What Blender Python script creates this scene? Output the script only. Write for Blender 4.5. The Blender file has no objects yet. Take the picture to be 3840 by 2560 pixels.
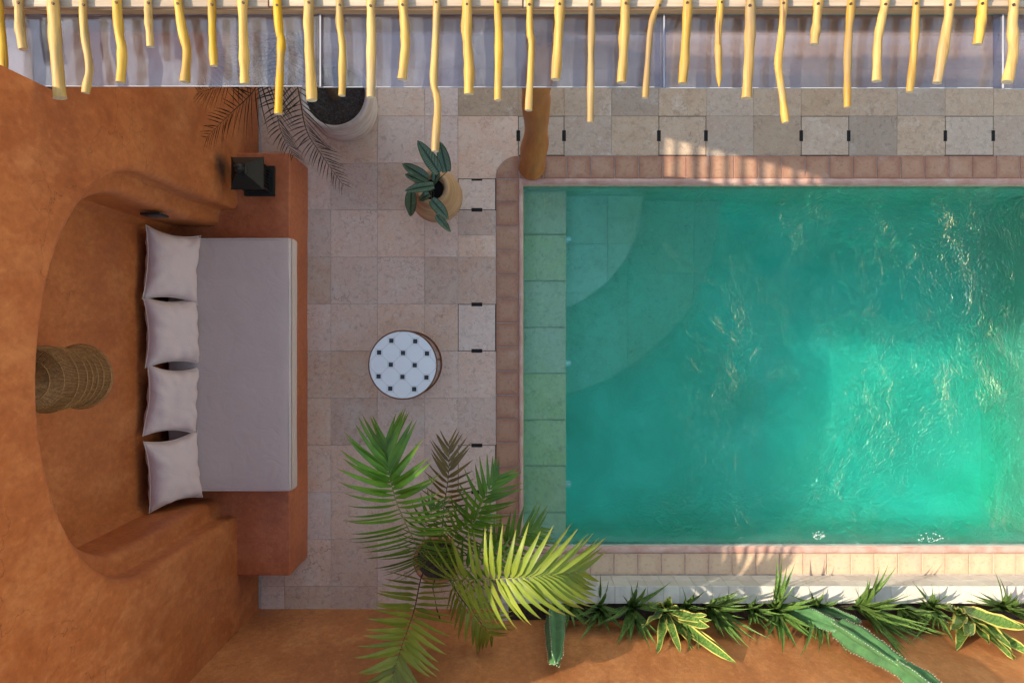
import bpy, bmesh, math, random
from mathutils import Vector, Matrix, noise
from mathutils.geometry import tessellate_polygon
R = math.radians
random.seed(7)
sc = bpy.context.scene
COL = sc.collection

# ------------------------------------------------------------------ camera, sky, sun, exposure
H, F = 6.7, 2987.0                       # camera height over the terrace; focal length in pixels of the 3840 px frame
cam = bpy.data.objects.new('camera', bpy.data.cameras.new('camera'))
COL.objects.link(cam)
cam.location = (0, 0, H)
cam.rotation_euler = (0, 0, 0)
cam.data.sensor_width = 36.0
cam.data.lens = 36.0 * F / 3840.0
cam.data.clip_end = 1000
sc.camera = cam
SUN = Vector((1.0, -0.25, -0.87)).normalized()      # the way the light travels
EL = math.asin(-SUN.z)
w = bpy.data.worlds.new('World'); sc.world = w; w.use_nodes = True
wn = w.node_tree
sky = wn.nodes.new('ShaderNodeTexSky'); sky.sky_type = 'NISHITA'
sky.sun_disc = False; sky.sun_elevation = EL; sky.sun_rotation = math.atan2(-SUN.x, -SUN.y) % (2 * math.pi)
sky.air_density = 2.0; sky.dust_density = 1.0; sky.ozone_density = 0.0
bg = wn.nodes['Background']; bg.inputs['Strength'].default_value = 0.15
wn.links.new(sky.outputs[0], bg.inputs[0])
sun = bpy.data.objects.new('sun', bpy.data.lights.new('sun', 'SUN')); COL.objects.link(sun)
sun.data.energy = 3.4; sun.data.angle = R(0.55); sun.data.color = (1.0, 0.90, 0.72)
sun.rotation_euler = SUN.to_track_quat('-Z', 'Y').to_euler()
sun.location = (-8, 2, 9)
vs = sc.view_settings
sc.display_settings.display_device = 'sRGB'
vs.view_transform = 'Standard'; vs.look = 'None'; vs.gamma = 1.0; vs.exposure = 1.15; vs.use_curve_mapping = False
cy = sc.cycles
cy.use_denoising = True; cy.use_adaptive_sampling = True; cy.adaptive_threshold = 0.03
cy.max_bounces = 10; cy.diffuse_bounces = 5; cy.transparent_max_bounces = 16; cy.transmission_bounces = 8
cy.sample_clamp_indirect = 6.0; cy.blur_glossy = 0.3

# ------------------------------------------------------------------ helpers
def S(z): return F / (H - z)
def at(px, py, z):                       # a point of the photograph at height z -> world
    k = (H - z) / F
    return Vector(((px - 1920) * k, (1280 - py) * k, z))
D = 3840 / 2352.0                        # overview pixels -> photo pixels

def link(o, parent=None):
    COL.objects.link(o)
    if parent is not None: o.parent = parent
    return o
def mesh(name, verts, faces, m, parent=None, org=None, smooth=False, uvs=None, loc=None):
    if org is not None: verts = [Vector(v) - Vector(org) for v in verts]
    me = bpy.data.meshes.new(name)
    me.from_pydata([tuple(v) for v in verts], [], faces)
    if m: me.materials.append(m)
    if uvs:
        l = me.uv_layers.new(name='UVMap')
        for p in me.polygons:
            for li in p.loop_indices: l.data[li].uv = uvs[me.loops[li].vertex_index]
    if smooth: me.polygons.foreach_set('use_smooth', [True] * len(me.polygons))
    me.update()
    o = bpy.data.objects.new(name, me)
    if loc is not None: o.location = loc
    return link(o, parent)
def bmobj(name, bm, m, parent=None, org=None, smooth=False, loc=None, angle=None):
    if org is not None: bmesh.ops.translate(bm, verts=bm.verts, vec=-Vector(org))
    bmesh.ops.recalc_face_normals(bm, faces=bm.faces)
    me = bpy.data.meshes.new(name); bm.to_mesh(me); bm.free()
    if m: me.materials.append(m)
    if smooth: me.polygons.foreach_set('use_smooth', [True] * len(me.polygons))
    if angle: me.set_sharp_from_angle(angle=angle)
    o = bpy.data.objects.new(name, me)
    if loc is not None: o.location = loc
    return link(o, parent)
def tag(o, label=None, cat=None, group=None, kind=None):
    if label: o['label'] = label
    if cat: o['category'] = cat
    if group: o['group'] = group
    if kind: o['kind'] = kind
    return o
def thing(name, label, cat, loc=(0, 0, 0), group=None, kind=None):
    o = bpy.data.objects.new(name, None); o.location = loc; o.empty_display_size = 0.1
    link(o); return tag(o, label, cat, group, kind)
def box(bm, x0, x1, y0, y1, z0, z1):
    v = [bm.verts.new(p) for p in ((x0,y0,z0),(x1,y0,z0),(x1,y1,z0),(x0,y1,z0),(x0,y0,z1),(x1,y0,z1),(x1,y1,z1),(x0,y1,z1))]
    for f in ((0,3,2,1),(4,5,6,7),(0,1,5,4),(1,2,6,5),(2,3,7,6),(3,0,4,7)): bm.faces.new([v[i] for i in f])
    return v
def boxobj(name, b, m, parent=None, org=None, bev=0.0, seg=2):
    bm = bmesh.new(); box(bm, *b)
    if bev: bmesh.ops.bevel(bm, geom=bm.edges[:], offset=bev, segments=seg, profile=0.5, affect='EDGES')
    return bmobj(name, bm, m, parent, org, smooth=bool(bev), angle=R(50) if bev else None)
def prism(bm, poly, z0, z1, ch=0.0):     # polygon (ccw) with an optional chamfered top rim
    n = len(poly)
    rings = [[(x, y, z0) for x, y in poly]]
    if ch:
        ins = inset(poly, ch)
        rings += [[(x, y, z1 - ch) for x, y in poly], [(x, y, z1) for x, y in ins]]
    else: rings += [[(x, y, z1) for x, y in poly]]
    vr = [[bm.verts.new(p) for p in r] for r in rings]
    for a, b in zip(vr, vr[1:]):
        for i in range(n): bm.faces.new((a[i], a[(i+1) % n], b[(i+1) % n], b[i]))
    bm.faces.new(vr[-1]); bm.faces.new(vr[0][::-1])
def inset(poly, d):
    out = []; n = len(poly)
    for i in range(n):
        p0, p1, p2 = Vector(poly[i-1]), Vector(poly[i]), Vector(poly[(i+1) % n])
        a = (p1 - p0).normalized(); b = (p2 - p1).normalized()
        na, nb = Vector((-a.y, a.x)), Vector((-b.y, b.x))
        k = 1 + na.dot(nb)
        out.append(tuple(p1 + (na + nb) * (d / max(k, 0.3))))
    return out
def clip_convex(poly, clip):
    for i in range(len(clip)):
        a, b = Vector(clip[i]), Vector(clip[(i+1) % len(clip)])
        e = b - a
        def side(p): return e.x * (p[1] - a.y) - e.y * (p[0] - a.x)
        out = []
        for j in range(len(poly)):
            p, q = poly[j-1], poly[j]
            sp, sq = side(p), side(q)
            if (sp >= 0) != (sq >= 0):
                t = sp / (sp - sq); out.append((p[0] + t*(q[0]-p[0]), p[1] + t*(q[1]-p[1])))
            if sq >= 0: out.append(q)
        poly = out
        if len(poly) < 3: return []
    res = []
    for p in poly:
        if not res or (abs(p[0]-res[-1][0]) + abs(p[1]-res[-1][1])) > 1e-5: res.append(p)
    if len(res) > 2 and abs(res[0][0]-res[-1][0]) + abs(res[0][1]-res[-1][1]) < 1e-5: res.pop()
    return res if len(res) > 2 else []
def lathe(name, prof, m, parent=None, n=48, loc=(0, 0, 0), wob=0.0, seed=0, smooth=True):
    vs_, fs = [], []
    for r, z in prof:
        for k in range(n):
            a = 2*math.pi*k/n
            rr = r * (1 + wob * noise.noise(Vector((math.cos(a)*1.3 + seed, math.sin(a)*1.3, z*4))))
            vs_.append((loc[0] + rr*math.cos(a), loc[1] + rr*math.sin(a), loc[2] + z))
    for i in range(len(prof)-1):
        for k in range(n):
            fs.append((i*n+k, i*n+(k+1) % n, (i+1)*n+(k+1) % n, (i+1)*n+k))
    return mesh(name, vs_, fs, m, parent, smooth=smooth)
def spline(pts, n):
    pts = [Vector(p) for p in pts]; out = []
    L = len(pts) - 1
    for i in range(n + 1):
        t = i / n * L; k = min(int(t), L - 1); u = t - k
        p0 = pts[k-1] if k > 0 else pts[0]*2 - pts[1]
        p1, p2 = pts[k], pts[k+1]
        p3 = pts[k+2] if k+2 <= L else pts[L]*2 - pts[L-1]
        out.append(0.5*((2*p1) + (p2-p0)*u + (2*p0-5*p1+4*p2-p3)*u*u + (3*p1-p0-3*p2+p3)*u**3))
    return out
def tube_data(path, rad, n=8, jitter=0.0, seed=0, vs_=None, fs=None, cap=True):
    vs_ = [] if vs_ is None else vs_; fs = [] if fs is None else fs
    base = len(vs_); m = len(path)
    for i, p in enumerate(path):
        t = (path[min(i+1, m-1)] - path[max(i-1, 0)]).normalized()
        up = Vector((0, 0, 1)) if abs(t.z) < 0.9 else Vector((1, 0, 0))
        a = t.cross(up).normalized(); b = a.cross(t)
        r = rad(i/(m-1)) if callable(rad) else rad
        for k in range(n):
            an = 2*math.pi*k/n
            q = 1 + jitter*noise.noise(Vector((math.cos(an)+seed*3.1, math.sin(an), i*0.35)))
            vs_.append(p + (a*math.cos(an) + b*math.sin(an)) * r * q)
    for i in range(m-1):
        for k in range(n):
            fs.append((base+i*n+k, base+i*n+(k+1) % n, base+(i+1)*n+(k+1) % n, base+(i+1)*n+k))
    if cap:
        fs.append(tuple(base+k for k in range(n))[::-1]); fs.append(tuple(base+(m-1)*n+k for k in range(n)))
    return vs_, fs
def tube(name, path, rad, m, parent=None, org=None, n=8, jitter=0.0, seed=0):
    v, f = tube_data([Vector(p) for p in path], rad, n, jitter, seed)
    o = mesh(name, v, f, m, parent, org, smooth=True)
    o.data.set_sharp_from_angle(angle=R(60)); return o

# ------------------------------------------------------------------ materials
class NT:
    def __init__(s, name):
        s.m = bpy.data.materials.new(name); s.m.use_nodes = True
        s.t = s.m.node_tree; s.b = s.t.nodes['Principled BSDF']; s.o = s.t.nodes['Material Output']
    def n(s, typ, **kw):
        nd = s.t.nodes.new('ShaderNode' + typ)
        for k, v in kw.items():
            if k[0] == '_': setattr(nd, k[1:], v)
            else: s.set(nd, k.replace('_', ' '), v)
        return nd
    def set(s, nd, k, v):
        i = nd.inputs[int(k[1:])] if k[0] == 'i' and k[1:].isdigit() else nd.inputs[k]
        if hasattr(v, 'is_output'): s.t.links.new(v, i)
        elif hasattr(v, 'outputs'): s.t.links.new(v.outputs[0], i)
        else:
            if isinstance(v, (tuple, list)) and len(v) == 3 and i.type == 'RGBA': v = (*v, 1)
            i.default_value = v
    def P(s, **kw):
        for k, v in kw.items(): s.set(s.b, k.replace('_', ' '), v)
    def obj(s, rnd=0.0):
        tc = s.n('TexCoord').outputs['Object']
        if rnd:
            oi = s.n('ObjectInfo').outputs['Random']
            mu = s.n('VectorMath', _operation='SCALE', i0=(rnd, rnd*0.7, rnd*1.3)); s.t.links.new(oi, mu.inputs['Scale'])
            return s.n('VectorMath', _operation='ADD', i0=tc, i1=mu).outputs[0]
        return tc
    def scale(s, vec, v3):
        return s.n('VectorMath', _operation='MULTIPLY', i0=vec, i1=v3).outputs[0]
    def noise(s, vec, scale, detail=4, rough=0.6, dist=0.0):
        return s.n('TexNoise', Vector=vec, Scale=scale, Detail=detail, Roughness=rough, Distortion=dist).outputs[0]
    def ramp(s, fac, stops, interp='LINEAR'):
        r = s.n('ValToRGB', Fac=fac); e = r.color_ramp.elements; r.color_ramp.interpolation = interp
        while len(e) < len(stops): e.new(0.5)
        for el, (p, c) in zip(e, stops):
            el.position = p; el.color = (c, c, c, 1) if isinstance(c, (int, float)) else (*c, 1)
        return r.outputs[0]
    def mix(s, fac, a, b, mode='MIX'):
        x = s.n('Mix', _data_type='RGBA', _blend_type=mode)
        s.set(x, 'i0', fac); s.set(x, 'i6', a); s.set(x, 'i7', b)
        return x.outputs[2]
    def math(s, op, a, b=0.0, c=None):
        nd = s.n('Math', _operation=op); s.set(nd, 'i0', a); s.set(nd, 'i1', b)
        if c is not None: s.set(nd, 'i2', c)
        return nd.outputs[0]
    def bump(s, h, strength=0.3, dist=0.01):
        b = s.n('Bump', Height=h, Strength=strength, Distance=dist); s.P(Normal=b.outputs[0]); return b
    def rnd(s): return s.n('ObjectInfo').outputs['Random']

def M_plaster(name, base, dark, light, rough=0.62, soot=False, sc_=1.0):
    k = NT(name); p = k.n('NewGeometry').outputs['Position']
    n1 = k.noise(k.scale(p, (1, 1, 0.8)), 1.6*sc_, 5, 0.62, 0.6)
    n2 = k.noise(k.scale(p, (1, 1, 0.45)), 5*sc_, 6, 0.68, 0.35)
    n3 = k.noise(p, 45*sc_, 3, 0.6); n4 = k.noise(k.scale(p, (1, 1, 0.7)), 26*sc_, 5, 0.72)
    c = k.mix(k.ramp(n1, [(0.3, 0.0), (0.7, 1.0)]), dark, base)
    c = k.mix(k.ramp(n2, [(0.46, 0.0), (0.74, 0.75)]), c, light)
    c = k.mix(k.ramp(n2, [(0.28, 0.45), (0.42, 0.0)]), c, tuple(x*0.72 for x in dark))
    c = k.mix(k.ramp(n4, [(0.35, 0.32), (0.52, 0.0)]), c, tuple(x*0.6 for x in dark))
    c = k.mix(k.ramp(n4, [(0.54, 0.0), (0.70, 0.30)]), c, tuple(min(1, x*1.25) for x in light))
    if soot:
        d = k.n('VectorMath', _operation='SUBTRACT', i0=p, i1=(-2.131, 1.285, 0.86)).outputs[0]
        d = k.n('VectorMath', _operation='LENGTH', i0=k.scale(d, (1.0, 8.0, 5.0))).outputs['Value']
        d = k.math('ADD', d, k.math('MULTIPLY', k.math('SUBTRACT', k.noise(p, 9, 3), 0.5), 0.9))
        c = k.mix(k.ramp(d, [(0.15, 0.85), (1.0, 0.0)], 'EASE'), c, (0.05, 0.03, 0.02))
    vo = k.n('TexVoronoi', _feature='DISTANCE_TO_EDGE', Scale=1.7)
    k.set(vo, 'Vector', k.n('VectorMath', _operation='ADD', i0=p, i1=k.scale(k.n('TexNoise', Vector=p, Scale=4.0, Detail=6.0).outputs['Color'], (0.5, 0.5, 0.5))))
    crk = k.math('MULTIPLY', k.ramp(vo.outputs['Distance'], [(0.0, 0.7), (0.006, 0.0)]), k.ramp(k.noise(p, 1.3, 2), [(0.52, 0.0), (0.62, 1.0)]))
    c = k.mix(crk, c, tuple(x*0.35 for x in dark))
    k.P(Base_Color=c, Roughness=k.ramp(n2, [(0.3, rough-0.2), (0.7, rough+0.08)]))
    k.b.inputs['Specular IOR Level'].default_value = 0.35
    k.bump(k.math('ADD', k.math('MULTIPLY', n2, 1.0), k.math('MULTIPLY', n3, 0.12)), 0.35, 0.02)
    return k.m
ORANGE = (0.42, 0.122, 0.034)
MAT_WALL = M_plaster('orange_tadelakt', ORANGE, (0.33, 0.085, 0.023), (0.50, 0.18, 0.062), soot=True)
MAT_BENCH = M_plaster('bench_tadelakt', (0.42, 0.112, 0.040), (0.33, 0.078, 0.026), (0.48, 0.15, 0.060), rough=0.5)
MAT_SWALL = M_plaster('garden_wall_render', (0.50, 0.185, 0.062), (0.40, 0.135, 0.044), (0.62, 0.27, 0.105))

def M_stone(name, a, b, warm, stain=0.5, rndk=1.0, rough=0.6):
    k = NT(name); v = k.obj(37.0); r = k.rnd()
    r2 = k.math('FRACT', k.math('MULTIPLY', r, 17.31)); r3 = k.math('FRACT', k.math('MULTIPLY', r, 91.7))
    c = k.mix(r2, a, b)
    n1 = k.noise(v, 5.0, 6, 0.65, 0.4); n2 = k.noise(v, 22, 6, 0.7, 0.8); n3 = k.noise(v, 90, 3, 0.6)
    c = k.mix(k.ramp(n1, [(0.35, 0.0), (0.68, 0.8)]), c, warm)
    c = k.mix(k.ramp(n2, [(0.32, 0.7), (0.50, 0.0)]), c, tuple(x*0.58 for x in a))
    c = k.mix(k.ramp(k.noise(v, 46, 4, 0.7, 0.6), [(0.55, 0.0), (0.68, 0.45)]), c, tuple(min(1, x*1.3) for x in b))
    wh = k.math('MULTIPLY', k.ramp(k.noise(v, 3.2, 6, 0.75, 0.3), [(0.55, 0.0), (0.72, 1.0)]), k.ramp(n2, [(0.4, 0.1), (0.6, 0.6)]))
    c = k.mix(wh, c, (0.66, 0.60, 0.56))
    vo = k.n('TexVoronoi', _feature='DISTANCE_TO_EDGE', Scale=4.5)
    k.set(vo, 'Vector', k.n('VectorMath', _operation='ADD', i0=v, i1=k.scale(k.n('TexNoise', Vector=v, Scale=9.0, Detail=5.0).outputs['Color'], (0.25, 0.25, 0.25))))
    vein = k.math('MULTIPLY', k.ramp(vo.outputs['Distance'], [(0.0, 1.0), (0.016, 0.0)]), k.ramp(k.noise(v, 2.6, 2), [(0.53, 0.0), (0.66, 0.7)]))
    c = k.mix(vein, c, (0.17, 0.075, 0.05))
    pits = k.ramp(n3, [(0.30, 0.7), (0.38, 0.0)])
    c = k.mix(k.math('MULTIPLY', pits, k.ramp(n1, [(0.4, 0.1), (0.6, 1.0)])), c, (0.16, 0.09, 0.07))
    # each slab has its own tone
    val = k.math('MULTIPLY_ADD', k.math('POWER', r3, 2.2), -0.26*rndk, 1.03)
    hs = k.n('HueSaturation', Color=c, Value=val, Saturation=k.math('MULTIPLY_ADD', r2, 0.3, 0.85))
    k.P(Base_Color=hs.outputs[0], Roughness=k.ramp(n2, [(0.3, rough-0.15), (0.7, rough+0.15)]))
    k.b.inputs['Specular IOR Level'].default_value = 0.3
    k.bump(k.math('SUBTRACT', k.math('MULTIPLY', n2, 0.7), k.math('ADD', pits, vein)), 0.25, 0.006)
    return k.m
MAT_STONE = M_stone('limestone_slab', (0.64, 0.455, 0.37), (0.66, 0.50, 0.40), (0.64, 0.40, 0.29))
MAT_COVER = M_stone('pale_limestone_cover', (0.64, 0.47, 0.38), (0.66, 0.49, 0.395), (0.62, 0.42, 0.32), rndk=0.3)
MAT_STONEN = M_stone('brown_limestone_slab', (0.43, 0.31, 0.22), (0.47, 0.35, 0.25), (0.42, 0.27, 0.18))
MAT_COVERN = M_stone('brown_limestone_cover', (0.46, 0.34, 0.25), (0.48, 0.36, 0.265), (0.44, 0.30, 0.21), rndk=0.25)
MAT_POOLSTONE = M_stone('pool_step_stone', (0.66, 0.64, 0.48), (0.70, 0.68, 0.52), (0.56, 0.56, 0.38), rndk=0.2)
MAT_LEDGE = M_stone('mossy_ledge_stone', (0.64, 0.60, 0.38), (0.68, 0.64, 0.41), (0.55, 0.56, 0.29), rndk=0.18)

def M_terracotta(name, a, b, pale):
    k = NT(name); v = k.obj(23.0); tc = k.n('TexCoord').outputs['Object']; r = k.rnd()
    n1 = k.noise(v, 9, 5, 0.6, 0.5); n2 = k.noise(v, 40, 4, 0.65)
    c = k.mix(k.math('FRACT', k.math('MULTIPLY', r, 7.7)), a, b)
    ab = k.n('VectorMath', _operation='ABSOLUTE', i0=tc).outputs[0]
    sx = k.n('SeparateXYZ', Vector=ab)
    e = k.math('MAXIMUM', sx.outputs[0], sx.outputs[1])
    e = k.math('ADD', e, k.math('MULTIPLY', k.math('SUBTRACT', n1, 0.5), 0.07))
    c = k.mix(k.ramp(e, [(0.045, 0.75), (0.092, 0.0)]), c, pale)
    c = k.mix(k.ramp(n2, [(0.3, 0.45), (0.48, 0.0)]), c, tuple(x*0.6 for x in a))
    c = k.mix(k.ramp(k.noise(v, 4, 4, 0.7), [(0.56, 0.0), (0.75, 0.55)]), c, (0.48, 0.34, 0.27))
    k.P(Base_Color=c, Roughness=0.6); k.b.inputs['Specular IOR Level'].default_value = 0.3
    k.bump(k.math('ADD', n1, k.math('MULTIPLY', n2, 0.3)), 0.3, 0.006)
    return k.m
MAT_TERRA = M_terracotta('terracotta_tile', (0.30, 0.135, 0.085), (0.34, 0.165, 0.10), (0.42, 0.24, 0.15))
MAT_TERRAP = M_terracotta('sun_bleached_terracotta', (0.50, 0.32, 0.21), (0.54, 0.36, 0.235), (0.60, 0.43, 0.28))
def M_simple(name, col, rough=0.6, var=0.25, scale=12, spec=0.4, metal=0.0, bump=0.15, bd=0.004, stretch=(1, 1, 1), dark=None, rndk=0.0, detail=5):
    k = NT(name); v = k.scale(k.obj(11.0 if rndk else 0.0), stretch)
    n1 = k.noise(v, scale, detail, 0.62, 0.3)
    d = dark or tuple(x*(1-var) for x in col)
    c = k.mix(k.ramp(n1, [(0.32, 0.0), (0.68, 1.0)]), d, tuple(min(1, x*(1+var*0.25)) for x in col))
    if rndk:
        c = k.n('HueSaturation', Color=c, Value=k.math('MULTIPLY_ADD', k.rnd(), rndk, 1-rndk/2)).outputs[0]
    k.P(Base_Color=c, Roughness=rough, Metallic=metal); k.b.inputs['Specular IOR Level'].default_value = spec
    if bump: k.bump(n1, bump, bd)
    return k.m
MAT_LIP = M_simple('worn_coping_lip', (0.50, 0.34, 0.28), 0.6, 0.3, 14, dark=(0.40, 0.20, 0.15), stretch=(0.5, 0.5, 1))
MAT_GROUT = M_simple('grout', (0.48, 0.42, 0.38), 0.9, 0.3, 20)
MAT_DARK = M_simple('dark_channel', (0.012, 0.011, 0.01), 0.9, 0.4, 20)
MAT_DARKGAP = M_simple('dark_joint', (0.05, 0.04, 0.035), 0.9, 0.4, 20)
MAT_WHITE = M_simple('white_ledge_tile', (0.62, 0.57, 0.50), 0.5, 0.18, 9, rndk=0.14)
MAT_GREY = M_simple('pale_grey_tile', (0.52, 0.47, 0.43), 0.45, 0.15, 9, rndk=0.22)
MAT_BASIN = M_simple('pool_plaster', (0.76, 0.80, 0.70), 0.7, 0.28, 1.6, dark=(0.52, 0.60, 0.47))
MAT_OCHRE = M_simple('waterline_tile', (0.60, 0.52, 0.36), 0.5, 0.3, 14)
MAT_SOIL = M_simple('potting_soil', (0.075, 0.05, 0.038), 0.95, 0.6, 40, bump=0.8, bd=0.02)
MAT_GRAVEL = M_simple('dark_gravel', (0.10, 0.085, 0.08), 0.9, 0.5, 60, rndk=0.3)
MAT_GROUND = M_simple('earth', (0.42, 0.27, 0.17), 0.95, 0.3, 2)
MAT_BLACK = M_simple('black_iron', (0.011, 0.011, 0.010), 0.5, 0.4, 60, spec=0.35, bump=0.4)
MAT_BRONZE = M_simple('brown_bronze', (0.20, 0.075, 0.028), 0.45, 0.4, 30, metal=0.3)
MAT_WTILE = M_simple('white_glazed_tile', (0.74, 0.74, 0.75), 0.38, 0.03, 6, spec=0.35, bump=0.02)
MAT_BTILE = M_simple('black_glazed_tile', (0.012, 0.014, 0.018), 0.35, 0.3, 20)
MAT_TGROUT = M_simple('table_grout', (0.46, 0.43, 0.43), 0.9, 0.1, 20)
MAT_WICKER = M_simple('wicker', (0.36, 0.17, 0.055), 0.7, 0.5, 60, rndk=0.2)
MAT_CORD = M_simple('brown_cord', (0.06, 0.035, 0.02), 0.8)
MAT_TPOT = M_simple('terracotta_pot', (0.38, 0.15, 0.075), 0.75, 0.35, 12)
MAT_SCREW = M_simple('rusty_screw', (0.10, 0.06, 0.04), 0.6, 0.4, 60, metal=0.5)
MAT_NOZZLE = M_simple('white_nozzle', (0.8, 0.82, 0.8), 0.4, 0.05)

def M_fabric(name, col, wr=0.3):
    k = NT(name); v = k.obj(9.0)
    n1 = k.noise(v, 3.5, 4, 0.55, 0.3); wv = k.noise(v, 420, 2, 0.6)
    c = k.mix(k.ramp(n1, [(0.3, 0.0), (0.7, 1.0)]), tuple(x*0.93 for x in col), col)
    c = k.mix(k.ramp(wv, [(0.35, 0.25), (0.6, 0.0)]), c, tuple(x*0.75 for x in col))
    k.P(Base_Color=c, Roughness=0.9, Sheen_Weight=0.15); k.b.inputs['Specular IOR Level'].default_value = 0.15
    n4 = k.noise(k.scale(v, (1, 1, 1)), 7, 3, 0.5, 1.2)
    k.bump(k.math('ADD', k.math('MULTIPLY', n4, 1.0), k.math('MULTIPLY', wv, 0.05)), wr, 0.03)
    return k.m
MAT_CUSH = M_fabric('offwhite_linen', (0.62, 0.465, 0.45), 0.25)
MAT_MATT = M_fabric('sand_canvas', (0.55, 0.41, 0.37), 0.2)
MAT_PIPE = M_simple('pale_piping', (0.60, 0.50, 0.46), 0.9, 0.1, 30)

def M_pole():
    k = NT('peeled_pole_wood'); v = k.obj(31.0)
    g = k.scale(v, (1.0, 0.07, 1.0))
    n1 = k.noise(g, 40, 5, 0.65, 0.3); n2 = k.noise(k.scale(v, (1, 0.3, 1)), 7, 4, 0.6, 0.5)
    c = k.mix(k.ramp(n1, [(0.35, 0.0), (0.65, 1.0)]), (0.32, 0.165, 0.038), (0.50, 0.29, 0.075))
    c = k.mix(k.ramp(n2, [(0.50, 0.0), (0.66, 0.75)]), c, (0.25, 0.165, 0.085))
    kn = k.n('TexVoronoi', Vector=k.scale(v, (1, 0.55, 1)), Scale=5.0)
    c = k.mix(k.ramp(kn.outputs['Distance'], [(0.0, 1.0), (0.07, 0.0)]), c, (0.14, 0.065, 0.03))
    ck = k.noise(k.scale(v, (1, 0.035, 1)), 55, 3, 0.6, 0.2)
    c = k.mix(k.ramp(ck, [(0.28, 0.85), (0.37, 0.0)]), c, (0.13, 0.06, 0.025))
    c = k.n('HueSaturation', Color=c, Saturation=k.math('MULTIPLY_ADD', k.math('FRACT', k.math('MULTIPLY', k.rnd(), 13.7)), 0.25, 0.92), Value=k.math('MULTIPLY_ADD', k.rnd(), 0.35, 0.80)).outputs[0]
    k.P(Base_Color=c, Roughness=0.55); k.b.inputs['Specular IOR Level'].default_value = 0.35
    k.bump(k.math('ADD', n1, n2), 0.35, 0.006); return k.m
MAT_POLE = M_pole()
MAT_POLEEND = M_simple('sawn_pole_end', (0.52, 0.42, 0.30), 0.9, 0.3, 60)
def M_wood(name, a, b, stretch, sc_=30, rough=0.7):
    k = NT(name); v = k.obj(13.0); g = k.scale(v, stretch)
    n1 = k.noise(g, sc_, 5, 0.65, 0.5); n2 = k.noise(g, sc_*0.2, 3, 0.6, 1.0)
    c = k.mix(k.ramp(n1, [(0.35, 0.0), (0.65, 1.0)]), a, b)
    c = k.mix(k.ramp(n2, [(0.4, 0.35), (0.55, 0.0)]), c, tuple(x*0.55 for x in a))
    k.P(Base_Color=c, Roughness=rough); k.b.inputs['Specular IOR Level'].default_value = 0.3
    k.bump(n1, 0.4, 0.004); return k.m
MAT_PLANK = M_wood('weathered_plank', (0.40, 0.28, 0.19), (0.52, 0.39, 0.28), (0.06, 1.0, 1.0), 60)
MAT_BEAM = M_wood('beam_wood', (0.30, 0.17, 0.09), (0.40, 0.25, 0.14), (0.06, 1.0, 1.0), 40)
MAT_POST = M_wood('post_wood', (0.33, 0.11, 0.028), (0.46, 0.18, 0.042), (1.0, 1.0, 0.1), 16, 0.5)
MAT_MAT = M_wood('added_shade_roof', (0.34, 0.25, 0.15), (0.45, 0.34, 0.2), (1.0, 0.05, 1.0), 60)
MAT_POT1 = M_wood('limewashed_pot', (0.44, 0.33, 0.29), (0.62, 0.52, 0.48), (0.8, 0.8, 3.0), 6, 0.8)
MAT_POT2 = M_wood('thrown_clay_pot', (0.36, 0.19, 0.09), (0.50, 0.31, 0.17), (0.6, 0.6, 5.0), 10, 0.65)

def M_acrylic():
    k = NT('scratched_acrylic'); p = k.n('NewGeometry').outputs['Position']
    n1 = k.noise(p, 3.0, 4, 0.6, 0.4)
    sc1 = k.noise(k.scale(p, (26, 5, 1)), 2.2, 5, 0.7, 0.4)
    dust = k.math('MULTIPLY', k.ramp(n1, [(0.36, 0.02), (0.72, 0.13)]), k.ramp(sc1, [(0.35, 0.8), (0.72, 1.25)]))
    scr = k.math('MULTIPLY', k.ramp(sc1, [(0.67, 0.0), (0.78, 0.35)]), k.ramp(n1, [(0.45, 0.0), (0.62, 1.0)]))
    xr = k.n('MapRange', Value=k.n('SeparateXYZ', Vector=p).outputs[0]); xr.inputs[1].default_value = -2.2; xr.inputs[2].default_value = 1.2; xr.inputs[3].default_value = 1.5; xr.inputs[4].default_value = 0.55
    fac = k.math('MINIMUM', k.math('MULTIPLY', k.math('ADD', dust, scr), xr.outputs[0]), 0.8)
    gl = k.n('BsdfGlass', Color=(0.72, 0.71, 0.80, 1), Roughness=0.0, IOR=1.12)
    tr = k.n('BsdfTransparent', Color=(0.72, 0.71, 0.80, 1))
    m0 = k.n('MixShader', i0=0.35, i1=tr.outputs[0], i2=gl.outputs[0])
    df = k.n('BsdfDiffuse', Color=(0.75, 0.75, 0.78, 1))
    m1 = k.n('MixShader', i0=fac, i1=m0.outputs[0], i2=df.outputs[0])
    gs = k.n('BsdfGlossy', Roughness=0.06, Color=(1, 1, 1, 1))
    fr = k.n('Fresnel', IOR=1.49)
    m2 = k.n('MixShader', i0=fr.outputs[0], i1=m1.outputs[0], i2=gs.outputs[0])
    k.t.links.new(m2.outputs[0], k.o.inputs['Surface']); return k.m
MAT_ACRYL = M_acrylic()
MAT_STRIP = M_simple('clear_edge_strip', (0.36, 0.35, 0.38), 0.3, 0.15, 10)

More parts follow.
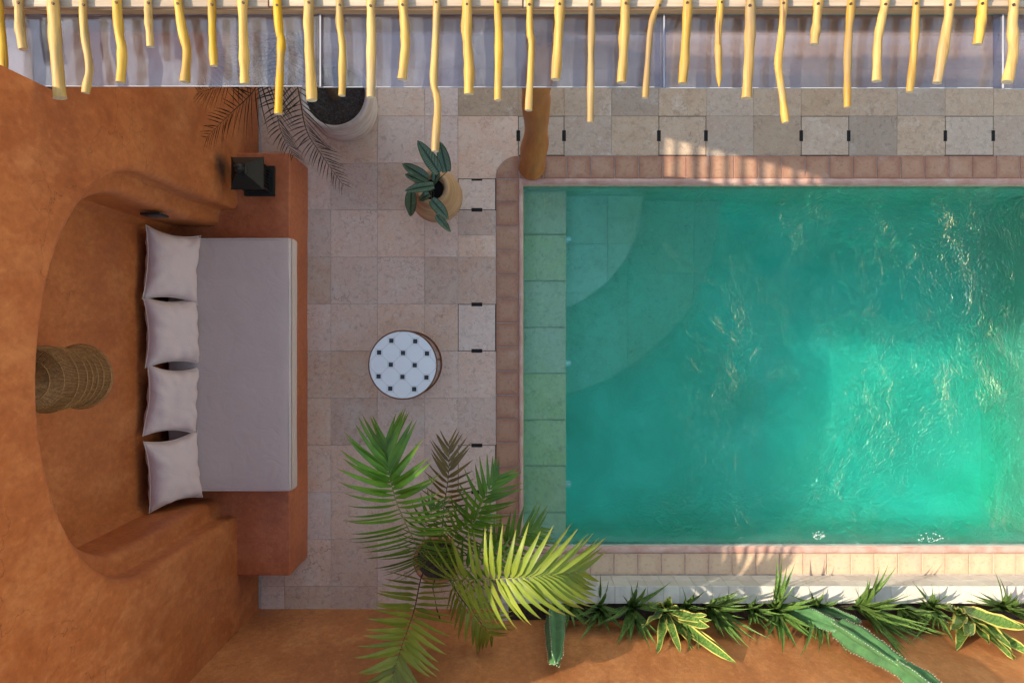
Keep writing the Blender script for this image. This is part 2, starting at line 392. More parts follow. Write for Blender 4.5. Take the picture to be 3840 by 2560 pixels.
def leafmat(name, fn, trans=0.3, rough=0.45):
    k = NT(name); uv = k.n('UVMap').outputs[0]; sp = k.n('SeparateXYZ', Vector=uv)
    c = fn(k, sp.outputs[0], sp.outputs[1])
    k.P(Base_Color=c, Roughness=rough); k.b.inputs['Specular IOR Level'].default_value = 0.35
    tl = k.n('BsdfTranslucent', Color=c)
    mx = k.n('MixShader', i0=trans, i1=k.b.outputs[0], i2=tl.outputs[0])
    k.t.links.new(mx.outputs[0], k.o.inputs['Surface']); return k.m
def f_palm(a, b, tip):
    def fn(k, u, v):
        n = k.noise(k.obj(17.0), 6, 3)
        c = k.mix(k.ramp(n, [(0.35, 0.0), (0.65, 1.0)]), a, b)
        c = k.n('HueSaturation', Color=c, Value=k.math('MULTIPLY_ADD', k.rnd(), 0.45, 0.78)).outputs[0]
        rib = k.ramp(k.math('ABSOLUTE', u), [(0.0, 1.0), (0.12, 0.0)])
        c = k.mix(k.math('MULTIPLY', rib, 0.35), c, tuple(min(1, x*1.7) for x in b))
        return k.mix(k.ramp(v, [(0.72, 0.0), (1.0, 0.75)]), c, tip)
    return fn
MAT_PALM = leafmat('palm_green', f_palm((0.065, 0.145, 0.013), (0.125, 0.235, 0.018), (0.21, 0.19, 0.035)), 0.3)
MAT_PALMY = leafmat('palm_yellow_green', f_palm((0.165, 0.215, 0.022), (0.24, 0.27, 0.03), (0.28, 0.22, 0.055)), 0.3)
MAT_PALMO = leafmat('palm_olive', f_palm((0.17, 0.185, 0.02), (0.25, 0.245, 0.03), (0.38, 0.28, 0.06)), 0.3)
MAT_PALMB = leafmat('palm_brown', f_palm((0.12, 0.075, 0.022), (0.17, 0.11, 0.03), (0.14, 0.06, 0.02)), 0.25)
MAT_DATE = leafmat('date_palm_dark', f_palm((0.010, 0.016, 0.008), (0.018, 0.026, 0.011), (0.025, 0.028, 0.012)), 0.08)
MAT_RACHIS = M_simple('palm_rachis', (0.24, 0.22, 0.06), 0.5, 0.3, 20)
MAT_RACHISD = M_simple('dark_rachis', (0.035, 0.032, 0.015), 0.6, 0.3, 20)
def f_cal(k, u, v):
    au = k.math('ABSOLUTE', u)
    ph = k.math('SUBTRACT', k.math('MULTIPLY', v, 88.0), k.math('MULTIPLY', au, 26.0))
    st = k.ramp(k.math('SINE', ph), [(0.42, 0.0), (0.82, 1.0)])
    st = k.math('MULTIPLY', st, k.ramp(au, [(0.10, 0.0), (0.2, 0.8), (0.8, 0.8), (0.95, 0.0)]))
    return k.mix(st, (0.012, 0.035, 0.014), (0.30, 0.40, 0.24))
MAT_CAL = leafmat('striped_calathea', f_cal, 0.12, 0.35)
def f_snake(edge):
    def fn(k, u, v):
        au = k.math('ABSOLUTE', u)
        n = k.noise(k.n('CombineXYZ', X=k.math('MULTIPLY', u, 0.5), Y=k.math('MULTIPLY', v, 16.0), Z=k.math('MULTIPLY', k.rnd(), 30.0)), 2.0, 4, 0.7, 1.2)
        c = k.mix(k.ramp(n, [(0.42, 0.0), (0.6, 1.0)]), (0.045, 0.12, 0.025), (0.20, 0.29, 0.07))
        c = k.mix(k.math('MULTIPLY', k.rnd(), 0.4), c, (0.09, 0.18, 0.035))
        if edge: c = k.mix(k.ramp(au, [(0.70, 0.0), (0.80, 1.0)]), c, (0.58, 0.50, 0.13))
        else: c = k.mix(k.ramp(au, [(0.85, 0.0), (0.97, 0.5)]), c, (0.25, 0.30, 0.10))
        return c
    return fn
MAT_SNAKE = leafmat('green_snake_leaf', f_snake(False), 0.12, 0.4)
MAT_SNAKEV = leafmat('yellow_edged_snake_leaf', f_snake(True), 0.12, 0.4)
MAT_CACTUS = M_simple('green_cactus_skin', (0.085, 0.20, 0.075), 0.5, 0.35, 9, dark=(0.055, 0.13, 0.055))
MAT_SPINE = M_simple('pale_spines', (0.62, 0.58, 0.42), 0.7, 0.2)
MAT_FOAM = M_simple('white_foam', (0.55, 0.62, 0.58), 0.5, 0.1, 60)

def M_water():
    k = NT('pool_water'); p = k.n('NewGeometry').outputs['Position']
    d = k.n('TexNoise', Vector=p, Scale=1.3, Detail=2.0)
    pp = k.n('VectorMath', _operation='ADD', i0=p, i1=k.scale(d.outputs['Color'], (0.5, 0.5, 0.5))).outputs[0]
    n1 = k.noise(pp, 4.5, 3, 0.5, 0.5); n2 = k.noise(k.scale(pp, (1.0, 1.4, 1.0)), 13.0, 3, 0.5, 0.7); n3 = k.noise(k.scale(pp, (1.5, 1.0, 1.0)), 36.0, 2, 0.5, 0.5)
    amp = k.ramp(k.noise(p, 0.9, 3, 0.5), [(0.36, 0.25), (0.62, 1.0)])
    xr = k.n('MapRange', Value=k.n('SeparateXYZ', Vector=p).outputs[0]); xr.inputs[1].default_value = 0.4; xr.inputs[2].default_value = 1.7; xr.inputs[3].default_value = 0.16
    h = k.math('ADD', k.math('MULTIPLY', n1, 0.40), k.math('ADD', k.math('MULTIPLY', k.math('MULTIPLY', n2, amp), 0.62), k.math('MULTIPLY', k.math('MULTIPLY', n3, amp), 0.34)))
    h = k.math('MULTIPLY', h, xr.outputs[0])
    b = k.n('Bump', Height=h, Strength=1.0, Distance=0.09)
    rf = k.n('BsdfRefraction', Color=(1, 1, 1, 1), Roughness=0.0, IOR=1.33, Normal=b.outputs[0])
    tr = k.n('BsdfTransparent', Color=(1, 1, 1, 1))
    mx = k.n('MixShader', i0=0.55, i1=tr.outputs[0], i2=rf.outputs[0])
    gs = k.n('BsdfGlossy', Roughness=0.025, Color=(1, 1, 1, 1), Normal=b.outputs[0])
    fr = k.n('Fresnel', IOR=1.33, Normal=b.outputs[0])
    m2 = k.n('MixShader', i0=fr.outputs[0], i1=mx.outputs[0], i2=gs.outputs[0])
    k.t.links.new(m2.outputs[0], k.o.inputs['Surface'])
    va = k.n('VolumeAbsorption', Color=(0.04, 0.93, 0.885, 1), Density=1.35)
    k.t.links.new(va.outputs[0], k.o.inputs['Volume']); return k.m
MAT_WATER = M_water()

# ------------------------------------------------------------------ layout constants (metres)
XW = -2.131                       # face of the niche wall
YS = -2.248                       # face of the garden wall
PX0, PX1, PY0, PY1 = 0.09, 5.2, -1.727, 1.322   # inner edges of the pool
BENCH_Z = 0.525
Z_WATER = -0.075

# ------------------------------------------------------------------ ground and terrace base
def sheet(name, rects, z, m, **kw):
    v, f = [], []
    for x0, x1, y0, y1 in rects:
        b = len(v); v += [(x0,y0,z),(x1,y0,z),(x1,y1,z),(x0,y1,z)]; f.append((b,b+1,b+2,b+3))
    return tag(mesh(name, v, f, m), **kw)
sheet('ground', [(-300,-2.9,-300,300),(6.2,300,-300,300),(-2.9,6.2,-300,-2.62),(-2.9,6.2,3.6,300)], -0.05, MAT_GROUND, kind='structure')
terr = thing('terrace', 'pale limestone paved terrace around the pool', None, kind='structure')
bm = bmesh.new()
for b in ((-2.9, PX0-0.01, -2.7, 3.6), (PX0-0.01, 6.2, PY1+0.01, 3.6), (PX0-0.01, 6.2, -2.7, PY0-0.01), (PX1+0.01, 6.2, PY0-0.01, PY1+0.01)):
    box(bm, *b, -1.5, -0.005)
bmobj('terrace_bed', bm, MAT_GROUT, terr)

# ------------------------------------------------------------------ paving
G = 0.0013
def tilepoly(name, poly, m, parent, z=0.0, th=0.03, ch=0.0012):
    cx = sum(p[0] for p in poly)/len(poly); cy_ = sum(p[1] for p in poly)/len(poly)
    bm = bmesh.new(); prism(bm, [(x-cx, y-cy_) for x, y in poly], -th, 0.0, ch)
    o = bmobj(name, bm, m, parent); o.location = (cx, cy_, z + random.uniform(-0.0008, 0.0006))
    o.rotation_euler = (random.uniform(-1, 1)*0.0008, random.uniform(-1, 1)*0.0008, 0)
    return o
def rect(x0, x1, y0, y1, g=G): return [(x0+g, y0+g), (x1-g, y0+g), (x1-g, y1-g), (x0+g, y1-g)]
def dx(v): return (v*D - 1920)/S(0)          # overview pixel -> metres on the terrace
def dy(v): return (1280 - v*D)/S(0)
cols = [dx(v) for v in (600, 653, 760, 867, 975.5, 1052, 1138.5)]
rows = [dy(v) for v in (-58, 50, 159, 267, 375, 482.5, 590.5, 698.5, 806, 914, 1022, 1130, 1238, 1346, 1405)]
# west terrace, the five columns left of the pool
CR = dx(1192) - dx(1138.5)
for i in range(5):
    for j in range(len(rows)-1):
        if j < 1 : continue
        x0, x1 = cols[i], cols[i+1]
        tilepoly('stone_tile', rect(x0, x1, rows[j+1], rows[j]), MAT_STONE, terr)
# slab rows north of the pool
nj = [dx(v) for v in (1052, 1190, 1296, 1404.5, 1513, 1622, 1731, 1840, 1950, 2060.5, 2171, 2282, 2392, 2502, 2612)]
yA, yB = dy(267), dy(357)
slotw, slotl = 0.013, 0.092
covers_n = (1, 4, 7, 10)
def notch_tile(name, x0, x1, y0, y1, notches, m, g=G):
    # notches: subset of 'LRTB', half a drain slot cut from the middle of that side
    x0, x1, y0, y1 = x0+g, x1-g, y0+g, y1-g
    cx, cy_ = (x0+x1)/2, (y0+y1)/2
    p = [(x0, y0)]
    if 'B' in notches: c = cx; p += [(c-slotl/2, y0), (c-slotl/2, y0+slotw), (c+slotl/2, y0+slotw), (c+slotl/2, y0)]
    p.append((x1, y0))
    if 'R' in notches: p += [(x1, cy_-slotl/2), (x1-slotw, cy_-slotl/2), (x1-slotw, cy_+slotl/2), (x1, cy_+slotl/2)]
    p.append((x1, y1))
    if 'T' in notches: c = cx; p += [(c+slotl/2, y1), (c+slotl/2, y1-slotw), (c-slotl/2, y1-slotw), (c-slotl/2, y1)]
    p.append((x0, y1))
    if 'L' in notches: p += [(x0, cy_+slotl/2), (x0+slotw, cy_+slotl/2), (x0+slotw, cy_-slotl/2), (x0, cy_-slotl/2)]
    return tilepoly(name, p, m, terr, ch=0.0)
bmS = bmesh.new(); bmG = bmesh.new()
for i in range(len(nj)-1):
    x0, x1 = nj[i], nj[i+1]
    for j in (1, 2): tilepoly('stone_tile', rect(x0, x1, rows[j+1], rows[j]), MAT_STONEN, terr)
    if i == 0: continue
    no = ''
    if i in covers_n:
        no = 'LR'
        for xs in (x0, x1): box(bmS, xs-slotw*1.3, xs+slotw*1.3, (yA+yB)/2-slotl*0.55, (yA+yB)/2+slotl*0.55, -0.05, -0.0042)
        box(bmG, x0-0.006, x1+0.006, yB-0.006, yA+0.006, -0.04, -0.0046)
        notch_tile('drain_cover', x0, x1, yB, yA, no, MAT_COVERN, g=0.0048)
    else:
        if i-1 in covers_n: no += 'L'
        if i+1 in covers_n: no += 'R'
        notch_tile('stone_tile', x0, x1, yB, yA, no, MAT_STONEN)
# drain column west of the pool; the corner slab has a quarter circle bitten out of it
xA, xB = dx(1052), dx(1138.5)
xC = dx(1192)
cc = (xC, dy(410.5))
corner = [(xA+G, dy(410.5)+G), (cc[0]-CR-0.002, dy(410.5)+G)]
for k in range(0, 13):
    a = R(180 - 90*k/12); corner.append((cc[0]+(CR+0.003)*math.cos(a), cc[1]+(CR+0.003)*math.sin(a)))
corner += [(nj[1]-G, yB), (nj[1]-G, (yA+yB)/2-slotl/2), (nj[1]-G-slotw, (yA+yB)/2-slotl/2), (nj[1]-G-slotw, (yA+yB)/2+slotl/2), (nj[1]-G, (yA+yB)/2+slotl/2), (nj[1]-G, yA-G), (xA+G, yA-G)]
tilepoly('corner_slab', corner, MAT_STONE, terr, ch=0.0)
wcol = [(410.5, 482.5, 'c'), (482.5, 540, 't'), (540, 590.5, 'p'), (590.5, 698.5, 'b'), (698.5, 806, 'c'), (806, 914, 't'), (914, 1022, 'b'), (1022, 1130, 'c'), (1130, 1238, 't'), (1238, 1346, 'p'), (1346, 1405, 'p')]
for a, b, kk in wcol:
    y1, y0 = dy(a), dy(b)
    if kk == 'c':
        for ys in (y0, y1): box(bmS, (xA+xB)/2-slotl*0.55, (xA+xB)/2+slotl*0.55, ys-slotw*1.3, ys+slotw*1.3, -0.05, -0.0042)
        box(bmG, xA-0.006, xB+0.006, y0-0.006, y1+0.006, -0.04, -0.0046)
        notch_tile('drain_cover', xA, xB, y0, y1, 'TB', MAT_COVER, g=0.0048)
    else:
        notch_tile('stone_tile', xA, xB, y0, y1, {'t': 'T', 'b': 'B', 'p': ''}[kk], MAT_STONE)
bmobj('drain_slot', bmS, MAT_DARK, terr); bmobj('drain_joint', bmG, MAT_DARKGAP, terr)

# ------------------------------------------------------------------ pool
pool = thing('pool', 'sunken rectangular pool with curved corner steps', None, kind='structure')
bm = bmesh.new()
Z_FLOOR = -1.15
def quad(bm, *p): bm.faces.new([bm.verts.new(q) for q in p])
def cove(x, y, r=0.32):
    z = Z_FLOOR
    for d in (x-PX0, PX1-x, y-PY0, PY1-y):
        if d < r: z = max(z, Z_FLOOR + r - math.sqrt(max(0, r*r-(r-d)**2)))
    return z
def steps(a, b):
    e = [0, 0.006, 0.02, 0.045, 0.08, 0.13, 0.19, 0.26, 0.33]
    return [a+q for q in e] + [a+0.33+(b-a-0.66)*i/6 for i in range(1, 6)] + [b-q for q in e[::-1]]
gx, gy = steps(PX0, PX1), steps(PY0, PY1)
gv = [[bm.verts.new((x, y, cove(x, y) + 0.012*noise.noise(Vector((x*1.3, y*1.3, 0))))) for x in gx] for y in gy]
for r0, r1 in zip(gv, gv[1:]):
    for i in range(len(gx)-1): bm.faces.new((r0[i], r0[i+1], r1[i+1], r1[i]))
for a, b in (((PX0,PY0),(PX1,PY0)), ((PX1,PY0),(PX1,PY1)), ((PX1,PY1),(PX0,PY1)), ((PX0,PY1),(PX0,PY0))):
    quad(bm, (*a,Z_FLOOR), (*b,Z_FLOOR), (*b,-0.17), (*a,-0.17))
bmobj('basin', bm, MAT_BASIN, pool, smooth=True, angle=R(40))
# waterline tiles, north and south sides
for side, yy in ((1, PY1), (-1, PY0)):
    xx = PX0; i = 0
    proto = None
    while xx < PX1-0.1:
        if proto is None:
            bm = bmesh.new(); box(bm, 0.001, 0.1285, -0.006, 0.012, -0.168, -0.018)
            proto = bmobj('waterline_tile', bm, MAT_OCHRE if side > 0 else MAT_GREY, pool); o = proto
        else: o = proto.copy(); link(o, pool)
        o.location = (xx, yy + (0.0 if side > 0 else -0.006), 0); xx += 0.13; i += 1
boxobj('waterline_band', (PX0-0.012, PX0+0.004, PY0, PY1, -0.168, -0.018), MAT_OCHRE, pool)
# west ledge slabs under water
XL = 0.475; ZL = -0.27
boxobj('ledge_core', (PX0+0.002, XL-0.004, PY0+0.004, PY1-0.004, Z_FLOOR, ZL-0.03), MAT_BASIN, pool)
yy = PY1-0.02; first = True
for hgt in (0.37, 0.405, 0.405, 0.4, 0.405, 0.4, 0.405, 0.2):
    y0 = max(yy-hgt, PY0+0.005)
    tilepoly('ledge_slab', rect(PX0+0.003, XL, y0, yy, 0.004), MAT_LEDGE, pool, z=ZL, th=0.028, ch=0.002); yy = y0
# quarter round steps in the corner
def qdisc(r, n=40): return [(PX0+0.003, PY1-0.004)] + [(PX0+0.003+r*math.cos(a), PY1-0.004-r*math.sin(a)) for a in [R(90 - 90*k/n) for k in range(n+1)]]
for r, zt, zb, grid in ((1.09, -0.50, -0.76, 0.40), (1.85, -0.76, Z_FLOOR, 0.62)):
    bm = bmesh.new(); poly = qdisc(r-0.006); prism(bm, poly, zb, zt-0.03); bmobj('step_core', bm, MAT_BASIN, pool)
    x = XL - 0.01
    while x < PX0 + r:
        y = PY1 - 0.004
        while y > PY1 - r:
            pc = clip_convex(rect(x, x+grid, y-grid*1.1, y, 0.002), qdisc(r))
            if pc:
                ar = abs(sum(pc[i-1][0]*pc[i][1]-pc[i][0]*pc[i-1][1] for i in range(len(pc))))/2
                if ar > 0.004: tilepoly('step_slab', pc, MAT_POOLSTONE, pool, z=zt, th=0.028, ch=0.0)
            y -= grid*1.1
        x += grid
for py in (908, 1360, 1800):
    p = at(2128, py, ZL-0.22)
    bm = bmesh.new(); bmesh.ops.create_cone(bm, cap_ends=True, segments=20, radius1=0.032, radius2=0.024, depth=0.05)
    bmesh.ops.rotate(bm, verts=bm.verts, matrix=Matrix.Rotation(R(90), 3, 'Y'))
    o = bmobj('jet_nozzle', bm, MAT_NOZZLE, pool); o.location = (XL+0.02, p.y, ZL-0.1)
# shallow shelf at the far right end
boxobj('sun_shelf', (4.62, PX1-0.002, PY0+0.006, PY1-0.006, Z_FLOOR, -0.42), MAT_POOLSTONE, pool)

# coping
cop = thing('pool_coping', 'row of square terracotta coping tiles around the pool edge', None, kind='structure')
TZ = 0.002
xi = dx(1192); yi_n = dy(410.5); yo_n = dy(357.5)
yj = [dy(v) for v in (410.5, 464, 519, 574.5, 630, 685, 741, 796, 851, 907, 961, 1016, 1071, 1126, 1181, 1236, 1270)]
for a, b in zip(yj, yj[1:]): tilepoly('terracotta_tile', rect(xB+0.001, xi, b, a, 0.003), MAT_TERRA, cop, z=TZ, th=0.028, ch=0.003)
q = [(xi-0.003, yi_n+0.003)] + [(xi-0.003+(CR-0.004)*math.cos(R(90+90*k/14)), yi_n+0.003+(CR-0.006)*math.sin(R(90+90*k/14))) for k in range(15)]
tilepoly('corner_tile', q, MAT_TERRA, cop, z=TZ, th=0.028, ch=0.003)
xx = xi; k = 0
xs_n = [dx(1192)] + [dx(1248+54.75*i) for i in range(0, 27)]
for a, b in zip(xs_n, xs_n[1:]): tilepoly('terracotta_tile', rect(a, b, yi_n, yo_n, 0.003), MAT_TERRA, cop, z=TZ, th=0.028, ch=0.003)
ys1, ys0 = dy(1270), -1.960
xs_s = [dx(1138.5)] + [dx(1192+54.4*i) for i in range(0, 28)]
for a, b in zip(xs_s, xs_s[1:]): tilepoly('terracotta_tile', rect(a, b, ys0, ys1, 0.003), MAT_TERRAP, cop, z=TZ, th=0.028, ch=0.003)
# rounded worn lip between the tiles and the water
def lip(name, pts, wd):
    v, f = [], []
    prof = [(0, -0.02), (0, 0.003), (wd*0.35, 0.006), (wd*0.7, 0.002), (wd*0.95, -0.008), (wd, -0.022)]
    return prof
bm = bmesh.new()
for (o0, o1, pts) in ((xi-0.001, PX0+0.006, 'W'), (yi_n, PY1-0.006, 'N'), (ys1, PY0+0.006, 'S')):
    wd = o1 - o0; prof = [(0, -0.03), (0, 0.0), (0.25, 0.005), (0.6, 0.003), (0.88, -0.006), (1.0, -0.024), (0.9, -0.05)]
    n = 60
    grid = []
    for i in range(n+1):
        t = i/n
        row = []
        for a, z in prof:
            if pts == 'W': p = (o0+wd*a, yi_n + (ys1-yi_n)*t, z)
            else:
                xst = xi - 0.001 + (PX0+0.006-xi)*a
                p = (xst + (6.0 - xst)*t, o0+wd*a, z)
            j = 0.003*noise.noise(Vector((p[0]*4, p[1]*4, a*2)))
            row.append(bm.verts.new((p[0] + (j if pts == 'W' else 0), p[1] + (0 if pts == 'W' else j), p[2] + j*0.3)))
        grid.append(row)
    for r0, r1 in zip(grid, grid[1:]):
        for i in range(len(prof)-1): bm.faces.new((r0[i], r0[i+1], r1[i+1], r1[i]))
bmobj('rounded_lip', bm, MAT_LIP, cop, smooth=True)

# water body
nx, ny = 190, 116
x0, x1, y0, y1 = PX0-0.004, PX1+0.004, PY0-0.004, PY1+0.004
vv, ff = [], []
def wave(x, y):
    h = 0.020*noise.noise(Vector((x*2.1, y*2.1, 3.3))) + 0.014*noise.noise(Vector((x*4.7+2*y, y*4.3, 9.1)))
    for cx, cyy, a, r in ((2.95, 0.68, 0.012, 0.30), (2.4, -0.7, 0.006, 0.5), (3.0, -1.2, 0.006, 0.45), (0.75, 0.6, 0.006, 0.3), (3.55, 0.5, 0.008, 0.4)):
        d = math.hypot(x-cx, (y-cyy)*0.8)
        if d < r*3: h += a*math.exp(-(d/r)**2)*math.sin(d*38 + 3*noise.noise(Vector((x*5, y*5, 1))))
    e = min(x-PX0, PY1-y, y-PY0, 0.25)/0.25
    cal = min(1.0, max(0.0, (x - 0.45)/0.9)) * 0.85 + 0.15
    return h*cal*max(0.25, min(1, e))
for j in range(ny+1):
    for i in range(nx+1):
        x = x0+(x1-x0)*i/nx; y = y0+(y1-y0)*j/ny
        vv.append((x, y, Z_WATER + wave(x, y)))
for j in range(ny):
    for i in range(nx):
        a = j*(nx+1)+i; ff.append((a, a+1, a+nx+2, a+nx+1))
b = len(vv); zb = Z_FLOOR-0.01
ring = [i for i in range(nx+1)] + [j*(nx+1)+nx for j in range(1, ny+1)] + [ny*(nx+1)+i for i in range(nx-1, -1, -1)] + [j*(nx+1) for j in range(ny-1, 0, -1)]
for i in ring: vv.append((vv[i][0], vv[i][1], zb))
m_ = len(ring)
for i in range(m_): ff.append((ring[i], b+i, b+(i+1) % m_, ring[(i+1) % m_]))
ff.append(tuple(range(b, b+m_))[::-1])
wat = mesh('water', vv, ff, MAT_WATER, smooth=True)
for p in wat.data.polygons[nx*ny:]: p.use_smooth = False
tag(wat, 'clear emerald green pool water with ripples', None, kind='structure')
# foam over the inlets by the south edge
for (px, py, rx, ry, lab) in ((3068, 2008, 0.055, 0.035, 'small white splash of foam by the pool edge, the left one'), (3480, 2018, 0.13, 0.04, 'wide splash of white foam by the pool edge, the right one')):
    c = at(px, py, Z_WATER+0.012); bm = bmesh.new(); rg = random.Random(px)
    for i in range(110):
        a = rg.uniform(0, 2*math.pi); rr = math.sqrt(rg.random())
        s = rg.uniform(0.0015, 0.0045)
        if noise.noise(Vector((rr*math.cos(a)*3, rr*math.sin(a)*3, px))) < -0.05: continue
        mt = Matrix.Translation((rr*math.cos(a)*rx, rr*math.sin(a)*ry + 0.01*math.sin(rr*9), rg.uniform(-0.004, 0.004))) @ Matrix.Diagonal((s*rg.uniform(0.8, 2.2), s*rg.uniform(0.8, 1.6), s*0.8, 1))
        bmesh.ops.create_icosphere(bm, subdivisions=1, radius=1.0, matrix=mt)
    o = bmobj('water_foam', bm, MAT_FOAM, smooth=True); o.location = c
    tag(o, lab, None, kind='stuff')

# ------------------------------------------------------------------ niche wall
NYC, NA, NB, NZS = -0.18, 1.17, 1.11, 2.0
def outline(d, n1=6, n2=40, zb=0.3):
    a, b_ = NA-d, NB-d
    p = [(NYC-a, zb + (NZS-zb)*i/n1) for i in range(n1)]
    p += [(NYC - a*math.cos(math.pi*i/n2), NZS + b_*math.sin(math.pi*i/n2)) for i in range(n2+1)]
    p += [(NYC+a, NZS - (NZS-zb)*i/n1) for i in range(1, n1+1)]
    out = []
    for y, z in p:      # hand formed, slightly uneven, leaning in towards the top on the north side
        dd = 0.012*noise.noise(Vector((y*1.4, z*1.4, 5.0)))
        if y > NYC: y += 0.045*max(0, (1.2 - z))*1.0
        out.append((y+dd, z+dd*0.6))
    return out
wall = thing('niche_wall', 'tall burnt orange plaster house wall with an arched sofa niche', 'wall', (XW, 0, 0))
prof = [(-0.05, 0.0), (-0.03, 0.003), (-0.012, 0.013), (-0.002, 0.032), (0.0, 0.06), (0.0, 0.105), (0.01, 0.128), (0.035, 0.14), (0.065, 0.143), (0.095, 0.148), (0.115, 0.162), (0.126, 0.185), (0.13, 0.22), (0.13, 0.46), (0.178, 0.52)]
outer = [(-2.6, 0), (3.4, 0), (3.4, 2.93), (1.168, 2.93), (1.15, 3.41), (-2.6, 3.41)]
hole = outline(prof[0][0])
tris = tessellate_polygon([[Vector((y, z, 0)) for y, z in outer], [Vector((y, z, 0)) for y, z in hole]])
pts2 = outer + hole
bm = bmesh.new()
vs2 = [bm.verts.new((XW, y, z)) for y, z in pts2]
for t in tris:
    try: bm.faces.new([vs2[i] for i in t])
    except ValueError: pass
prev = vs2[len(outer):]
for d, dp in prof[1:]:
    cur = [bm.verts.new((XW-dp, y, z)) for y, z in outline(d)]
    for i in range(len(cur)-1): bm.faces.new((prev[i], prev[i+1], cur[i+1], cur[i]))
    prev = cur
bm.faces.new(prev)
TH = 0.8
bk = [bm.verts.new((XW-TH, y, z)) for y, z in outer]
for i in range(len(outer)):
    j = (i+1) % len(outer); bm.faces.new((vs2[i], vs2[j], bk[j], bk[i]))
bm.faces.new(bk)
o = bmobj('plaster_shell', bm, MAT_WALL, wall, org=(XW, 0, 0), smooth=True, angle=R(34))
boxobj('niche_seat', (XW-0.54, XW-0.002, -1.46, 1.16, 0.3, BENCH_Z-0.003), MAT_BENCH, wall, org=(XW, 0, 0))
boxobj('added_dark_cap', (XW-0.79, XW-0.012, 1.18, 3.39, 2.9, 2.955), M_simple('shade_grey_cap', (0.17, 0.14, 0.145), 0.9, 0.4, 8), wall, org=(XW, 0, 0))  # added cap; its dark grey stands in for shade on the sunlit top
# black slotted vent plate on the north cheek of the niche
vp = boxobj('vent_plate', (-2.43, -2.30, 0.826, 0.842, 1.36, 1.50), MAT_BLACK, wall, org=(XW, 0, 0), bev=0.003)

# built-in bench
bench = thing('plaster_bench', 'low burnt orange plaster bench built along the niche wall', 'bench', (-1.92, -0.17, 0))
bm = bmesh.new(); box(bm, XW-0.001, -1.72, -1.815, 1.463, -0.01, BENCH_Z)
bmesh.ops.subdivide_edges(bm, edges=[e for e in bm.edges if abs(e.verts[0].co.y-e.verts[1].co.y) > 1], cuts=14)
es = [e for e in bm.edges if len(e.link_faces) == 2 and e.calc_face_angle(0) > 0.5 and (e.verts[0].co.z > 0.3 or e.verts[1].co.z > 0.3) and max(e.verts[0].co.x, e.verts[1].co.x) > -2.0]
bmesh.ops.bevel(bm, geom=es, offset=0.014, segments=3, profile=0.5, affect='EDGES')
for v in bm.verts:
    if v.co.x > -1.9: v.co.x += 0.008*noise.noise(v.co*2.2)
bmobj('bench_body', bm, MAT_BENCH, bench, org=bench.location, smooth=True, angle=R(40))

# garden wall (south)
gw = thing('garden_wall', 'burnt orange rendered garden wall behind the planter', 'wall', (1.9, YS, 0))
boxobj('wall_body', (-2.3, 6.2, -2.62, YS, -0.05, 2.35), MAT_SWALL, gw, org=gw.location)

# planter in front of the garden wall
pl = thing('raised_planter', 'low white tiled planter wall along the south side of the pool', 'planter', (2.9, -2.03, 0))
XPL = dx(1152); PZ = 0.305; PF, PB = -1.963, -2.102
boxobj('planter_core', (XPL, 6.1, PB+0.004, PF-0.008, -0.01, PZ-0.012), MAT_GROUT, pl, org=pl.location)
boxobj('planter_end', (XPL-0.012, XPL+0.06, YS+0.002, PB+0.004, -0.01, PZ-0.012), MAT_GREY, pl, org=pl.location)
pt = pf = None; x = XPL
while x < 6.05:
    if pt is None:
        bm = bmesh.new(); box(bm, 0.001, 0.1295, PB, PF, 0, 0.014); bmesh.ops.bevel(bm, geom=bm.edges[:], offset=0.0015, segments=1, affect='EDGES')
        pt = o = bmobj('top_tile', bm, MAT_WHITE, pl)
    else: o = link(pt.copy(), pl)
    o.location = Vector((x, 0, PZ-0.0135+random.uniform(-0.0006, 0.0006))) - Vector((pl.location.x, pl.location.y, 0)); x += 0.1305
    for j in range(2):
        if pf is None:
            bm = bmesh.new(); box(bm, 0.001, 0.1295, -0.0075, 0, 0.001, 0.1435); bmesh.ops.bevel(bm, geom=bm.edges[:], offset=0.001, segments=1, affect='EDGES')
            pf = o = bmobj('face_tile', bm, MAT_GREY, pl)
        else: o = link(pf.copy(), pl)
        o.location = Vector((x-0.1305, PF+random.uniform(-0.0006, 0.0006)-0.001, 0.003+j*0.1445)) - Vector((pl.location.x, pl.location.y, 0))
v, f = [], []
nx2, ny2 = 160, 6
for j in range(ny2+1):
    for i in range(nx2+1):
        x = XPL+0.05+(6.1-XPL-0.05)*i/nx2; y = YS-0.002+(PB+0.006-YS)*j/ny2
        v.append((x, y, 0.262 + 0.016*noise.noise(Vector((x*9, y*9, 0))) + 0.01*noise.noise(Vector((x*30, y*30, 2)))))
for j in range(ny2):
    for i in range(nx2): a = j*(nx2+1)+i; f.append((a, a+1, a+nx2+2, a+nx2+1))
tag(mesh('planter_soil', v, f, MAT_SOIL, pl, org=pl.location, smooth=True), kind='stuff')

# ------------------------------------------------------------------ pergola
ZB = 3.10
pg = thing('pergola_beam', 'weathered timber pergola beam across the top of the photo', 'beam', (1.0, 1.75, ZB-0.3))
YBF = 1.508
boxobj('beam_body', (-2.95, 6.1, YBF, 1.74, ZB-0.30, ZB-0.02), MAT_BEAM, pg, org=pg.location, bev=0.006)
for i, (a, b) in enumerate(((-2.95, -1.1), (-1.1, 0.05), (0.05, 1.233), (1.233, 2.6), (2.6, 4.2), (4.2, 6.1))):
    boxobj('top_plank', (a+0.003, b-0.003, YBF+0.004+0.003*(i % 2), 1.76, ZB-0.019, ZB), MAT_PLANK, pg, org=pg.location, bev=0.002)
